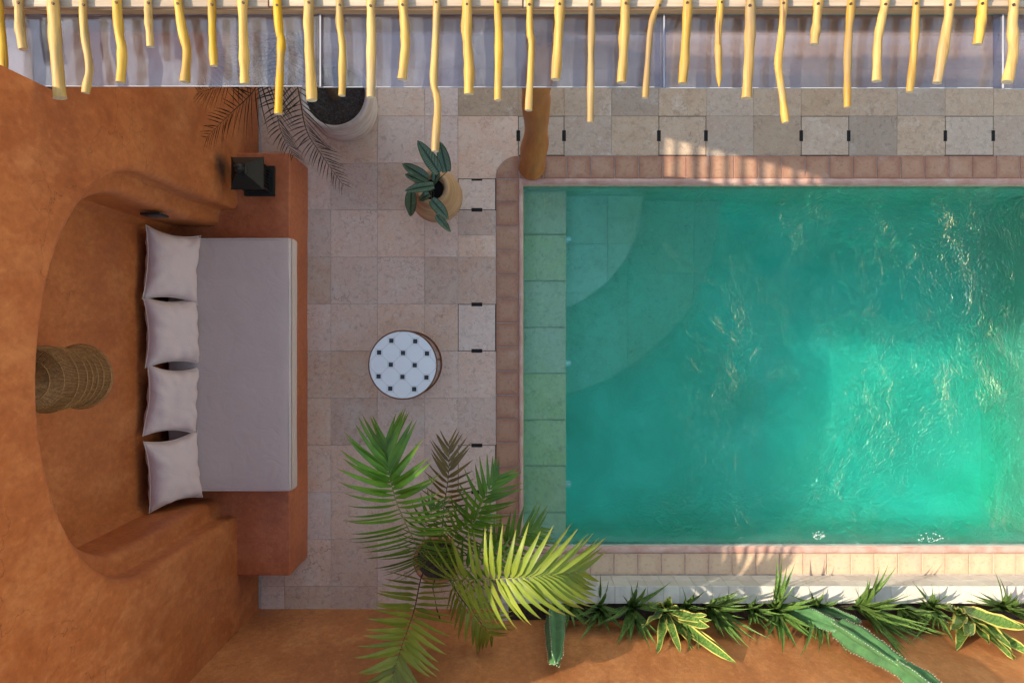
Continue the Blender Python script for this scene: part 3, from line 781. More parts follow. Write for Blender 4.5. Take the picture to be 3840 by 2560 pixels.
# north support of the roof, out of frame, so that the poles rest on something
boxobj('rear_beam', (-2.95, 6.1, 3.05, 3.2, ZB-0.22, ZB), MAT_BEAM, pg, org=pg.location)
for px_ in (-2.7, 5.9):
    boxobj('rear_post', (px_-0.07, px_+0.07, 3.06, 3.19, -0.02, ZB-0.22), MAT_BEAM, pg, org=pg.location)
# added unseen reed mat: shades the north paving, slanted gap makes coping sun patches
rm = thing('added_shade_roof', 'added unseen reed mat behind the pergola beam, gap shaped for sun patches', 'roof', (1.0, 2.4, ZB+0.06))
bm = bmesh.new()
prism(bm, [(-2.95, 2.66), (-2.36, 2.62), (-1.05, 2.30), (-0.9, 1.78), (6.1, 1.78), (6.1, 3.3), (-2.95, 3.3)], ZB+0.058, ZB+0.075)
bmobj('added_shade_mat', bm, MAT_MAT, rm, org=rm.location)
bm = bmesh.new()
prism(bm, [(-2.95, 1.75), (-0.95, 1.75), (-1.1, 2.16), (-2.36, 2.19), (-2.95, 2.17)], ZB+0.058, ZB+0.075)
bmobj('added_shade_mat', bm, MAT_MAT, rm, org=rm.location)

# post
post = thing('pergola_post', 'thick crooked brown tree trunk post standing at the pool corner', 'post', (0.165, 1.47, 0))
pth = spline([at(1995, 628, 0), at(1998, 590, 0.25), at(2012, 505, 0.72), at(2010, 400, 1.25), at(2012, 318, 1.62), at(2024, 220, 2.2), at(2034, 128, 2.62), at(2036, 96, 2.80)], 40)
v, f = tube_data(pth, lambda t: 0.103 - 0.018*t + 0.006*math.sin(t*14) + 0.008*math.sin(t*31+1), 20, 0.10, 4)
o = mesh('trunk', v, f, MAT_POST, post, org=post.location, smooth=True); o.data.set_sharp_from_angle(angle=R(60))

# poles: (top x, [mid points], end x, end y, width) read off the overview picture
PO = [(-6, [(4, 90)], 10, 196, 20), (43, [(46, 60)], 53, 114, 21), (122, [(128, 110)], 138, 226, 27), (190, [(194, 80), (205, 155)], 196, 214, 18),
 (268, [(274, 80), (281, 120)], 277, 190, 21), (340, [(342, 50)], 346, 108, 18), (409, [(419, 70), (429, 120)], 424, 189, 21), (486, [(488, 80)], 491, 152, 18),
 (557, [(560, 110)], 562, 193, 22), (637, [(641, 70), (646, 95), (644, 150)], 639, 262, 19), (709, [(710, 100)], 716, 231, 23), (779, [(781, 60), (787, 120)], 785, 220, 17),
 (852, [(853, 100)], 852, 224, 21), (925, [(929, 60), (931, 110)], 923, 183, 21), (1003, [(999, 120), (996, 190), (1005, 240)], 999, 348, 17), (1073, [(1072, 80), (1077, 150)], 1077, 217, 23),
 (1143, [(1146, 110)], 1144, 231, 18), (1217, [(1217, 70), (1221, 110)], 1214, 254, 16), (1286, [(1283, 80)], 1276, 183, 22), (1360, [(1358, 120), (1357, 200)], 1356, 281, 16),
 (1436, [(1433, 90)], 1428, 190, 22), (1516, [(1500, 40), (1492, 90)], 1482, 225, 14), (1580, [(1575, 100)], 1568, 192, 21), (1656, [(1650, 80), (1650, 120)], 1652, 200, 16),
 (1724, [(1722, 100)], 1715, 226, 24), (1801, [(1796, 70), (1788, 150), (1797, 220)], 1805, 282, 17), (1880, [(1876, 50)], 1870, 103, 21), (1956, [(1950, 80), (1947, 150)], 1946, 247, 18),
 (2034, [(2024, 50), (2016, 100)], 2014, 187, 20), (2105, [(2101, 80), (2097, 140)], 2089, 212, 17), (2182, [(2172, 80)], 2152, 191, 22), (2258, [(2253, 50)], 2245, 103, 22), (2330, [(2325, 60), (2327, 120)], 2313, 189, 23)]
ORD = 'first second third fourth fifth sixth seventh eighth ninth tenth eleventh twelfth thirteenth fourteenth fifteenth sixteenth seventeenth eighteenth nineteenth twentieth twenty-first twenty-second twenty-third twenty-fourth twenty-fifth twenty-sixth twenty-seventh twenty-eighth twenty-ninth thirtieth thirty-first thirty-second thirty-third'.split()
for i, (xt, mid, xe, ye, wd) in enumerate(PO):
    r = wd*D/2/S(ZB+0.03)
    zc = ZB + r + 0.001
    a = at(xt*D, 0, zc)
    ptsw = [Vector((a.x+random.uniform(-0.03, 0.03), 3.3, zc)), Vector((a.x+random.uniform(-0.012, 0.012), 2.3, zc)), Vector((a.x, a.y+0.12, zc)), a]
    for mx_, my_ in mid: ptsw.append(at(mx_*D, my_*D, zc + random.uniform(-0.004, 0.004)))
    ptsw.append(at(xe*D, ye*D, zc+random.uniform(-0.006, 0.006)))
    path = spline(ptsw, 34)
    org = Vector((a.x, a.y, ZB))
    bend = max(abs(mx_ - (xt + (xe-xt)*my_/ye)) for mx_, my_ in mid)
    desc = ('very short' if ye < 130 else 'short' if ye < 186 else 'long' if ye > 240 else 'medium length') + (' crooked' if bend > 5 else ' slightly bent' if bend > 2.5 else ' straight')
    if i == 23: desc += ' and pointed'
    if i == 21: desc += ' and slanting'
    t = thing('pergola_pole', f'{desc} peeled pergola pole, {ORD[i]} from the left', 'pole', org, 'peeled poles laid across the pergola')
    sd = i*1.7
    def rad(u, r=r, sd=sd, i=i):
        q = r*(1 + 0.07*math.sin(u*23+sd) + 0.05*math.sin(u*51+sd*2))
        if i == 23 and u > 0.955: q *= max(0.12, (1.0-u)/0.045)
        return q
    v, f = tube_data(path, rad, 10, 0.16, sd)
    o = mesh('shaft', v, f, MAT_POLE, t, org=org, smooth=True)
    o.data.materials.append(MAT_POLEEND); o.data.polygons[len(f)-1].material_index = 1; o.data.set_sharp_from_angle(angle=R(60))
    ps = at(xt*D+random.uniform(-3, 3), random.uniform(6, 22), zc+r*0.97)
    bm = bmesh.new(); bmesh.ops.create_cone(bm, cap_ends=True, segments=10, radius1=0.0065, radius2=0.0055, depth=0.007)
    o = bmobj('screw_head', bm, MAT_SCREW, t); o.location = ps - org

# acrylic sheets under the pole ends
YG = 1.178; ZG = ZB-0.075
for i, (a, b, lab) in enumerate(((at(18, 0, ZG).x, at(1192, 0, ZG).x, 'scratched clear acrylic canopy sheet at the left, above the orange wall'), (at(1192, 0, ZG).x, at(2478, 0, ZG).x, 'clear acrylic canopy sheet in the middle, above the brown post'), (at(2478, 0, ZG).x, at(3746, 0, ZG).x, 'clear acrylic canopy sheet at the right, above the paved strip'), (at(3746, 0, ZG).x, 6.0, 'clear acrylic canopy sheet cut off by the right edge of the photo'))):
    t = thing('acrylic_sheet', lab, 'canopy sheet', ((a+b)/2, YG, ZG), 'clear sheets under the pergola poles')
    yb = YG - 0.004*i
    boxobj('sheet_panel', (a+0.002, b-0.002, yb, YBF-0.002, ZG-0.0025 - 0.0004*i, ZG+0.0025-0.0004*i), MAT_ACRYL, t, org=t.location)
    boxobj('front_edge', (a+0.002, b-0.002, yb-0.0035, yb-0.0004, ZG-0.003, ZG+0.003), MAT_STRIP, t, org=t.location)
    if i:
        boxobj('joint_strip', (a-0.03, a+0.022, yb-0.002, YBF-0.004, ZG+0.0035, ZG+0.006), MAT_ACRYL, t, org=t.location)
        boxobj('joint_bead', (a+0.010, a+0.017, yb-0.003, YBF-0.004, ZG+0.0065, ZG+0.011), MAT_STRIP, t, org=t.location)

# ------------------------------------------------------------------ mattress and cushions
mt = thing('bench_mattress', 'large flat sand coloured canvas mattress filling the niche bench', 'mattress', (-2.12, -0.175, BENCH_Z))
bm = bmesh.new(); box(bm, -2.585, -1.664, -1.125, 0.778, BENCH_Z+0.002, 0.722)
bmesh.ops.subdivide_edges(bm, edges=bm.edges[:], cuts=9, use_grid_fill=True)
bmesh.ops.bevel(bm, geom=[e for e in bm.edges if len(e.link_faces) == 2 and e.calc_face_angle(0) > 0.8], offset=0.022, segments=3, profile=0.5, affect='EDGES')
for v in bm.verts:
    tt = (v.co.z-BENCH_Z)/0.2
    u = max(0, 1-((v.co.x+2.12)/0.5)**2); q = max(0, 1-((v.co.y+0.175)/1.0)**2)
    v.co.z += tt*0.012*(u*q)**0.5 + 0.012*noise.noise(Vector((v.co.x*3, v.co.y*2.2, 0)))*tt
    if v.co.x > -1.75: v.co.x += 0.012*math.sin(max(0, min(1, tt))*math.pi) + 0.004*noise.noise(v.co*5)
bmobj('mattress_body', bm, MAT_MATT, mt, org=mt.location, smooth=True)
rim = []
for (xx_, yy_) in ((-2.575, -1.117), (-1.672, -1.117), (-1.672, 0.77), (-2.575, 0.77)): rim.append(Vector((xx_, yy_, 0.722)))
pp = [rim[0], rim[0].lerp(rim[1], 0.97), rim[0].lerp(rim[1], 1) + Vector((0, 0.02, 0)), rim[1].lerp(rim[2], 0.985), rim[2] + Vector((-0.02, 0, 0)), rim[3]]
tube('piping', pp, 0.0042, MAT_PIPE, mt, org=mt.location, n=6)

def cushion(label, yc, seed, rz=0.0, wv=0.25, hv=0.21, xo=0.0, tilt=0.0):
    rg = random.Random(seed)
    # frame: bottom edge on the mattress, top edge against the back wall
    cen = Vector((-2.468+xo, yc, 0.912))
    up = Vector((-0.215, 0, 0.36)).normalized(); wd = Vector((0, 1, 0)); nr = wd.cross(up).normalized()
    if nr.x < 0: nr = -nr
    rot = Matrix.Rotation(rz, 3, nr); up = rot @ up; wd = rot @ wd
    n = 22; v, f, idx = [], [], {}
    sd = seed*3.7
    for s in (1, -1):
        for j in range(n+1):
            for i in range(n+1):
                u = -1+2*i/n; q = -1+2*j/n
                if s < 0 and (i in (0, n) or j in (0, n)): idx[(s, i, j)] = idx[(1, i, j)]; continue
                pu = u*(1 - 0.15*(1-q*q)**1.0*abs(u)**3); pq = q*(1 - 0.09*(1-u*u)*abs(q)**3)
                th = 0.088*((1-u**4)*(1-q**4))**0.62
                th *= 1 + 0.16*noise.noise(Vector((u*2.1+sd, q*2.1, s)))
                cr = 0.012*noise.noise(Vector((u*7+sd, q*3, s*2.0)))*(1 - (1-abs(u))*(1-abs(q)))
                edge = max(abs(u), abs(q))
                cr += 0.016*edge**3*math.sin(7*math.atan2(q, u)*1.6+sd)*(1-edge**8)
                p = cen + wd*(pu*wv) + up*(pq*hv + 0.012*u*u*q) + nr*(s*(th+cr if th > 0 else 0)) + nr*(0.02*noise.noise(Vector((u+sd, q, 7))))
                idx[(s, i, j)] = len(v); v.append(p)
        for j in range(n):
            for i in range(n):
                qd = (idx[(s,i,j)], idx[(s,i+1,j)], idx[(s,i+1,j+1)], idx[(s,i,j+1)])
                f.append(qd if s > 0 else qd[::-1])
    org = Vector((-2.40, yc, 0.725))
    t = thing('cushion', label, 'cushion', org, 'cushions lined up on the bench mattress')
    mesh('cushion_body', v, f, MAT_CUSH, t, org=org, smooth=True)
    loop = [v[idx[(1, i, 0)]] for i in range(n)] + [v[idx[(1, n, j)]] for j in range(n)] + [v[idx[(1, n-i, n)]] for i in range(n)] + [v[idx[(1, 0, n-j)]] for j in range(n)]
    loop.append(loop[0])
    tube('seam_piping', loop, 0.0035, MAT_PIPE, t, org=org, n=5)
cushion('off white square cushion nearest the black lantern', 0.545, 1, R(-3), 0.262, 0.215)
cushion('off white square cushion, second from the black lantern', 0.072, 2, R(2.5), 0.25)
cushion('off white square cushion, third from the black lantern', -0.428, 3, R(-4), 0.25, 0.205, 0.0)
cushion('off white square cushion farthest from the lantern, tilted at the mattress end', -0.935, 4, R(5), 0.255, 0.212, 0.012)

# ------------------------------------------------------------------ lantern
LX, LY = -1.948, 1.236
ln = thing('black_lantern', 'black iron lantern with pierced roof standing on the bench end', 'lantern', (LX, LY, BENCH_Z))
def lpart(name, fn, m=MAT_BLACK, parent=ln):
    bm = bmesh.new(); fn(bm); return bmobj(name, bm, m, parent)
def fbase(bm):
    for b in ((-0.114, 0.114, -0.114, -0.06), (-0.114, 0.114, 0.06, 0.114), (-0.114, -0.06, -0.06, 0.06), (0.06, 0.114, -0.06, 0.06)): box(bm, *b, 0, 0.045)
    box(bm, -0.06, 0.06, -0.06, 0.06, 0.0, 0.02)
lpart('lantern_base', fbase)
for sx in (-1, 1):
    for sy in (-1, 1):
        p = [Vector((sx*0.085, sy*0.085, 0.04)), Vector((sx*0.092, sy*0.092, 0.30))]
        tube('corner_post', p, 0.007, MAT_BLACK, ln, n=6)
for k in range(4):
    a = R(90*k)
    def panel(bm):      # pierced side panel: frame and a lattice
        for z0, z1 in ((0.05, 0.068), (0.17, 0.18), (0.28, 0.30)): box(bm, -0.085, 0.085, 0.083, 0.088, z0, z1)
        for i in range(7): box(bm, -0.075+i*0.0245, -0.071+i*0.0245, 0.084, 0.087, 0.06, 0.29)
    o = lpart('pierced_panel', panel); o.rotation_euler = (0, 0, a)
def froof(bm):
    e = [bm.verts.new((x, y, 0.30)) for x, y in ((-0.118,-0.118),(0.118,-0.118),(0.118,0.118),(-0.118,0.118))]
    g = [bm.verts.new((x, y, 0.315)) for x, y in ((-0.118,-0.118),(0.118,-0.118),(0.118,0.118),(-0.118,0.118))]
    h = [bm.verts.new((x, y, 0.46)) for x, y in ((-0.03,-0.03),(0.03,-0.03),(0.03,0.03),(-0.03,0.03))]
    bm.faces.new(e[::-1])
    for i in range(4):
        j = (i+1) % 4
        bm.faces.new((e[i], e[j], g[j], g[i])); bm.faces.new((g[i], g[j], h[j], h[i]))
    bm.faces.new(h)
rf = lpart('lantern_roof', froof)
bm = bmesh.new()
for k in range(4):
    mrot = Matrix.Rotation(R(90*k), 4, 'Z')
    for i in range(5):
        for j in range(-3+i//2, 4-i//2):
            t_ = (i+0.6)/5.4; yy_ = 0.105 + (0.03-0.105)*t_; z = 0.315+0.145*t_
            mm = mrot @ Matrix.Translation((j*0.024, yy_+0.002, z)) @ Matrix.Rotation(R(-62), 4, 'X') @ Matrix.Rotation(R(45), 4, 'Z') @ Matrix.Diagonal((0.012, 0.012, 0.006, 1))
            bmesh.ops.create_cube(bm, size=1.0, matrix=mm)
bmobj('roof_studs', bm, MAT_BLACK, rf)
for sx, sy in ((-1, -1), (1, -1), (1, 1), (-1, 1)):
    tube('roof_rib', [Vector((sx*0.118, sy*0.118, 0.316)), Vector((sx*0.03, sy*0.03, 0.463))], 0.004, MAT_BLACK, rf, n=5)
lathe('finial', [(0.001, 0.455), (0.03, 0.46), (0.034, 0.49), (0.026, 0.52), (0.01, 0.535), (0.001, 0.538)], MAT_BLACK, ln, n=16)
ring_ = [Vector((0.024*math.cos(R(a)), 0.0, 0.560 + 0.026*math.sin(R(a)))) for a in range(0, 361, 24)]
tube('carrying_ring', ring_, 0.003, MAT_BLACK, ln, n=5)

# ------------------------------------------------------------------ wicker pendant
WX, WY = -2.395, -0.195
pe = thing('wicker_pendant', 'brown bell shaped wicker pendant lamp hanging inside the niche arch', 'lamp', (WX, WY, 2.28))
pprof = [(0.178, 0.0), (0.172, 0.03), (0.163, 0.075), (0.158, 0.12), (0.159, 0.17), (0.164, 0.23), (0.170, 0.29), (0.168, 0.36), (0.150, 0.42), (0.11, 0.465), (0.05, 0.485), (0.015, 0.49)]
sp_ = spline([Vector((r, 0, z)) for r, z in pprof], 30)
v, f = [], []
for k in range(130):
    a = 2*math.pi*k/130 + random.uniform(-0.008, 0.008)
    path = [Vector((p.x*math.cos(a), p.x*math.sin(a), p.z + random.uniform(-0.002, 0.002))) for p in sp_]
    tube_data(path, 0.0016, 3, vs_=v, fs=f, cap=False)
tag(mesh('wicker_rods', v, f, MAT_WICKER, pe), kind='stuff')
for z in (0.0, 0.006, 0.06, 0.115, 0.165, 0.24, 0.33, 0.42, 0.47):
    i = min(range(len(sp_)), key=lambda q: abs(sp_[q].z-z)); r = sp_[i].x + 0.002
    tube('binding_ring', [Vector((r*math.cos(R(a)), r*math.sin(R(a)), sp_[i].z)) for a in range(0, 361, 10)], 0.0026, MAT_WICKER, pe, n=5)
iv = [(r*0.955, z*0.965+0.002) for r, z in pprof]
lathe('woven_lining', iv, M_simple('wicker_lining', (0.15, 0.06, 0.02), 0.8, 0.6, 120, rndk=0.1), pe, n=40)
tube('hanging_cord', [Vector((0, 0, 0.485)), Vector((0, 0, 0.70))], 0.004, MAT_CORD, pe, n=6)

# ------------------------------------------------------------------ round tiled side table
TC = Vector((-0.858, -0.184, 0)); TR = 0.2615; TZ_ = 0.445
tb = thing('round_side_table', 'round side table with white octagon and black square tiled top', 'table', TC)
lathe('table_bed', [(0.001, TZ_-0.02), (TR+0.0015, TZ_-0.02), (TR+0.0015, TZ_-0.002), (TR-0.001, TZ_-0.0015), (0.001, TZ_-0.0015)], MAT_TGROUT, tb, n=72, smooth=False)
circ = [(TR*math.cos(2*math.pi*i/90), TR*math.sin(2*math.pi*i/90)) for i in range(90)]
p_ = 0.0939; hd = 0.0087*2; rot_ = R(-1.3); cr_, sr_ = math.cos(rot_), math.sin(rot_)
def rt(pts): return [(x*cr_-y*sr_, x*sr_+y*cr_) for x, y in pts]
def ttile(name, poly, m, z=TZ_):
    pc = clip_convex(rt(poly), circ)
    if len(pc) > 2:
        ar = abs(sum(pc[i-1][0]*pc[i][1]-pc[i][0]*pc[i-1][1] for i in range(len(pc))))/2
        if ar > 2e-5:
            bm = bmesh.new(); prism(bm, pc, z-0.008, z); bmobj(name, bm, m, tb)
for i in range(-4, 5):
    for j in range(-4, 5):
        cx, cy_ = i*p_, j*p_
        if (i+j) % 2:        # dot with its pale frame
            ttile('black_tile', [(cx-0.0168, cy_-0.0168), (cx+0.0168, cy_-0.0168), (cx+0.0168, cy_+0.0168), (cx-0.0168, cy_+0.0168)], MAT_BTILE, TZ_+0.0002)
            for q0 in (0, 1, 2, 3):
                a0, b0 = 0.0180, 0.0235
                fr = [(-b0, -b0), (b0, -b0), (a0, -a0), (-a0, -a0)]
                ca, sa = math.cos(math.pi/2*q0), math.sin(math.pi/2*q0)
                ttile('border_strip', [(cx+x*ca-y*sa, cy_+x*sa+y*ca) for x, y in fr], MAT_WTILE)
        else:
            k_ = 0.0262; m1 = p_ - k_; g = 0.0016
            o8 = [(m1, -k_+g), (m1, k_-g), (k_-g, m1), (-k_+g, m1), (-m1, k_-g), (-m1, -k_+g), (-k_+g, -m1), (k_-g, -m1)]
            ttile('octagon_tile', [(cx+x, cy_+y) for x, y in o8], MAT_WTILE)
def ringpath(r, z): return [Vector((r*math.cos(R(a)), r*math.sin(R(a)), z)) for a in range(0, 361, 5)]
tube('top_rim', ringpath(TR+0.006, TZ_-0.008), 0.006, MAT_BRONZE, tb, n=6)
tube('foot_ring', ringpath(TR+0.004, 0.008), 0.007, MAT_BRONZE, tb, n=6)
for k in range(6):
    a = R(60*k+8); q = Vector((math.cos(a)*(TR-0.006), math.sin(a)*(TR-0.006), 0))
    tube('table_leg', [q+Vector((0, 0, 0.006)), q*0.93+Vector((0, 0, 0.22)), q+Vector((0, 0, TZ_-0.02))], 0.006, MAT_BRONZE, tb, n=6)

# ------------------------------------------------------------------ leaves and fronds
def leafmesh(name, path, width, up, m, parent, org, cols=4, cup=0.15, shape=None, curl=0.0, ripple=0.0, seed=0, twist=0.0):
    n = len(path); v, f, uv = [], [], []
    shape = shape or (lambda t: math.sin(math.pi*min(1, t*0.96+0.04))**0.7)
    for i, p in enumerate(path):
        t = i/(n-1)
        tg = (path[min(i+1, n-1)] - path[max(i-1, 0)]).normalized()
        s = tg.cross(up)
        s = s.normalized() if s.length > 1e-4 else Vector((1, 0, 0))
        nr = s.cross(tg).normalized()
        if twist:
            rm_ = Matrix.Rotation(twist*t, 3, tg); s = rm_ @ s; nr = rm_ @ nr
        w_ = width*shape(t)
        for j in range(cols+1):
            u = -1+2*j/cols
            q = p + s*(u*w_) + nr*(cup*w_*(u*u)) + nr*(ripple*math.sin(t*14+seed+u*1.5)*abs(u))
            v.append(q); uv.append((u, t))
    for i in range(n-1):
        for j in range(cols):
            a = i*(cols+1)+j; f.append((a, a+1, a+cols+2, a+cols+1))
    return mesh(name, v, f, m, parent, org, smooth=True, uvs=uv)
def bez(a, b, c, n): return [a*(1-t)**2 + b*2*t*(1-t) + c*t*t for t in [i/n for i in range(n+1)]]

UPZ = Vector((0, 0, 1))
def frond(parent, org, pts, count, lens, m, rach, start=0.2, lift=0.25, droop=0.25, ang=(28, 62), wid=0.011, seed=0, joined=False, asym=(1, 1), segs=6, r0=0.006, jit=1.0, rm=None):
    rg = random.Random(seed)
    path = spline(pts, 40)
    v, f = tube_data(path, lambda t: r0*(1-0.82*t), 6)
    fr = mesh('frond', v, f, rach, parent, org, smooth=True)
    V, Fc, UV = [], [], []
    for k in range(count):
        for sd_ in (1, -1):
            t = start + (1-start)*((k + (0.25 if sd_ > 0 else -0.1) + rg.uniform(-0.15, 0.15)*jit)/count)
            t = max(0.02, min(0.995, t))
            i = t*40; i0 = min(int(i), 39); p = path[i0].lerp(path[i0+1], i-i0)
            tg = (path[min(i0+2, 40)] - path[max(i0-1, 0)]).normalized()
            s = tg.cross(UPZ).normalized()*sd_; nn = s.cross(tg)*sd_
            if nn.z < 0: nn = -nn
            tt = (t-start)/(1-start)
            L = lens(tt)*rg.uniform(0.9, 1.08)*(asym[0] if sd_ > 0 else asym[1])
            th = R(ang[0] + (ang[1]-ang[0])*tt + rg.uniform(-5, 5)*jit)
            d = (s*math.cos(th) + tg*math.sin(th) + nn*(lift + rg.uniform(-0.08, 0.08)*jit)).normalized()
            d2 = (d + tg*0.12).normalized()
            dr = droop*rg.uniform(0.7, 1.3)
            pl_ = []
            for q in range(segs+1):
                x = q/segs; pl_.append(p + d*(L*x*(1-0.3*x)) + d2*(L*x*x*0.3) - UPZ*(dr*L*x**2.2))
            shp = lambda x: (min(1, x/0.12+0.25))*(1-x)**0.75 if x < 1 else 0.0
            W = wid*rg.uniform(0.85, 1.15)*(0.6+0.4*math.sin(math.pi*min(1, tt*0.9+0.15)))
            if joined:
                b0 = len(V)
                for q, pp_ in enumerate(pl_):
                    x = q/segs; tg2 = (pl_[min(q+1, segs)]-pl_[max(q-1, 0)]).normalized()
                    ss = tg2.cross(nn).normalized()
                    for u in (-1, 1): V.append(pp_ + ss*(u*W*max(0.05, shp(x)))); UV.append((u, x))
                for q in range(segs): Fc.append((b0+q*2, b0+q*2+1, b0+q*2+3, b0+q*2+2))
            else:
                leafmesh('leaflet', pl_, W, nn, m, fr, org, cols=2, cup=0.35, shape=lambda x: max(0.03, (min(1, x/0.12+0.25))*(1-x)**0.7) if x < 1 else 0.01, twist=rg.uniform(-0.3, 0.3))
    if joined: tag(mesh('leaflets', V, Fc, m, fr, org, smooth=True, uvs=UV), kind='stuff')
    return fr

# big palm in its terracotta pot
PP = Vector((-0.60, -1.745, 0))
palm = thing('potted_palm', 'large green feather palm in a terracotta pot beside the pool corner', 'palm', PP)
lathe('terracotta_pot', [(0.001, 0.0), (0.125, 0.0), (0.135, 0.05), (0.165, 0.30), (0.185, 0.31), (0.19, 0.355), (0.178, 0.36), (0.165, 0.355), (0.16, 0.32), (0.001, 0.315)], MAT_TPOT, palm, n=40, wob=0.02)
lathe('pot_soil', [(0.001, 0.33), (0.10, 0.328), (0.162, 0.322)], MAT_SOIL, palm, n=24, wob=0.03)
b0 = PP + Vector((0, 0, 0.32))
def P3(px, py, z): return at(px, py, z)
def bump_len(Lm, a=0.55): return lambda t: Lm*(0.55 + 0.45*math.sin(math.pi*min(1, (t*0.82+0.14)))**0.8)*(1 - 0.35*max(0, t-0.75)/0.25)
frond(palm, PP, [b0, P3(1590, 2090, 0.85), P3(1545, 2010, 1.40), P3(1487, 1880, 1.85), P3(1458, 1760, 1.98), P3(1452, 1655, 1.90)], 34, bump_len(0.44), MAT_PALM, MAT_RACHIS, start=0.13, lift=0.38, droop=0.42, ang=(10, 66), wid=0.030, seed=3)
frond(palm, PP, [b0+Vector((0.02, 0, 0)), P3(1680, 2165, 0.95), P3(1735, 2172, 1.40), P3(1900, 2168, 1.72), P3(2060, 2155, 1.72), P3(2190, 2138, 1.52)], 32, bump_len(0.44), MAT_PALMY, MAT_RACHIS, start=0.24, lift=0.34, droop=0.50, ang=(14, 64), wid=0.028, seed=5)
frond(palm, PP, [b0+Vector((-0.01, -0.02, 0)), P3(1585, 2150, 0.80), P3(1552, 2290, 1.25), P3(1500, 2440, 1.52), P3(1462, 2570, 1.60)], 22, bump_len(0.36), MAT_PALMO, MAT_RACHISD, start=0.30, lift=0.28, droop=0.35, ang=(22, 50), wid=0.027, seed=8)
frond(palm, PP, [b0+Vector((0.02, 0.03, 0)), P3(1655, 2010, 0.75), P3(1665, 1900, 1.1), P3(1682, 1780, 1.32), P3(1684, 1650, 1.30)], 18, bump_len(0.24), MAT_PALMB, MAT_RACHISD, start=0.30, lift=0.1, droop=0.3, ang=(25, 60), wid=0.019, seed=11)
frond(palm, PP, [b0+Vector((0.03, 0.02, 0)), P3(1700, 2060, 0.75), P3(1765, 1985, 1.1), P3(1815, 1870, 1.3), P3(1875, 1780, 1.30)], 17, bump_len(0.30), MAT_PALM, MAT_RACHIS, start=0.30, lift=0.1, droop=0.2, ang=(18, 62), wid=0.024, seed=14)
frond(palm, PP, [b0+Vector((0.04, 0.0, 0)), P3(1745, 2080, 0.70), P3(1840, 2060, 0.95), P3(1950, 2010, 1.05), P3(2030, 1975, 0.98)], 14, bump_len(0.26), MAT_PALM, MAT_RACHISD, start=0.35, lift=0.1, droop=0.3, ang=(25, 60), wid=0.02, seed=17)
frond(palm, PP, [b0+Vector((0.03, -0.03, 0)), P3(1690, 2180, 0.75), P3(1735, 2250, 1.0), P3(1800, 2330, 1.05), P3(1850, 2390, 0.98)], 12, bump_len(0.28), MAT_PALMO, MAT_RACHISD, start=0.3, lift=0.05, droop=0.4, ang=(25, 60), wid=0.024, seed=19)
frond(palm, PP, [b0+Vector((0.0, 0.02, 0)), P3(1640, 2080, 0.7), P3(1690, 2020, 1.0), P3(1760, 1960, 1.15), P3(1830, 1920, 1.1)], 14, bump_len(0.26), MAT_PALM, MAT_RACHIS, start=0.2, lift=0.15, droop=0.3, ang=(18, 62), wid=0.021, seed=61, joined=True)
frond(palm, PP, [b0+Vector((0.0, -0.02, 0)), P3(1660, 2130, 0.75), P3(1730, 2130, 1.0), P3(1830, 2110, 1.12), P3(1930, 2080, 1.05)], 14, bump_len(0.27), MAT_PALM, MAT_RACHIS, start=0.15, lift=0.15, droop=0.35, ang=(15, 60), wid=0.021, seed=63, joined=True)
frond(palm, PP, [b0+Vector((-0.02, 0.02, 0)), P3(1600, 2080, 0.8), P3(1590, 2030, 1.1), P3(1600, 1960, 1.3), P3(1640, 1880, 1.35)], 14, bump_len(0.26), MAT_PALM, MAT_RACHIS, start=0.15, lift=0.15, droop=0.35, ang=(15, 60), wid=0.021, seed=65, joined=True)
tube('dead_stalk', [b0+Vector((0.02, -0.04, 0)), P3(1622, 2200, 0.8), P3(1640, 2290, 1.05), P3(1652, 2325, 1.12)], 0.005, MAT_RACHISD, palm, org=PP, n=6)

# date palm in the limewashed pot
DP = Vector((-1.37, 1.905, 0))
date = thing('date_palm', 'dark thin leaved palm in a big limewashed pot under the canopy', 'palm', DP)
lathe('limewashed_pot', [(0.001, 0.0), (0.20, 0.0), (0.245, 0.07), (0.273, 0.18), (0.280, 0.28), (0.272, 0.38), (0.262, 0.46), (0.268, 0.52), (0.270, 0.545), (0.258, 0.555), (0.235, 0.545), (0.228, 0.50), (0.001, 0.49)], MAT_POT1, date, n=56, wob=0.015)
lathe('pot_soil', [(0.001, 0.512), (0.12, 0.51), (0.231, 0.503)], MAT_SOIL, date, n=30, wob=0.03)
bm = bmesh.new(); rg = random.Random(5)
for i in range(420):
    a = rg.uniform(0, 6.283); rr = math.sqrt(rg.random())*0.222; s = rg.uniform(0.004, 0.010)
    mm = Matrix.Translation((rr*math.cos(a), rr*math.sin(a), 0.512+rg.uniform(-0.002, 0.003))) @ Matrix.Rotation(rg.uniform(0, 6), 4, Vector((rg.random(), rg.random(), rg.random()+0.1)).normalized()) @ Matrix.Diagonal((s, s*rg.uniform(0.6, 1), s*0.6, 1))
    bmesh.ops.create_icosphere(bm, subdivisions=1, radius=1, matrix=mm)
tag(bmobj('gravel', bm, MAT_GRAVEL, date), kind='stuff')
crown = DP + Vector((0, 0.02, 1.55))
tube('trunk', [DP+Vector((0, 0, 0.49)), DP+Vector((0.01, 0.01, 1.0)), crown], lambda t: 0.045-0.012*t, M_simple('palm_trunk', (0.10, 0.06, 0.035), 0.9, 0.5, 30, bump=0.6, bd=0.02), date, org=DP, n=12, jitter=0.2)
dl = lambda L: (lambda t: L*(0.5+0.5*math.sin(math.pi*min(1, t*0.8+0.15)))*(1-0.35*t))
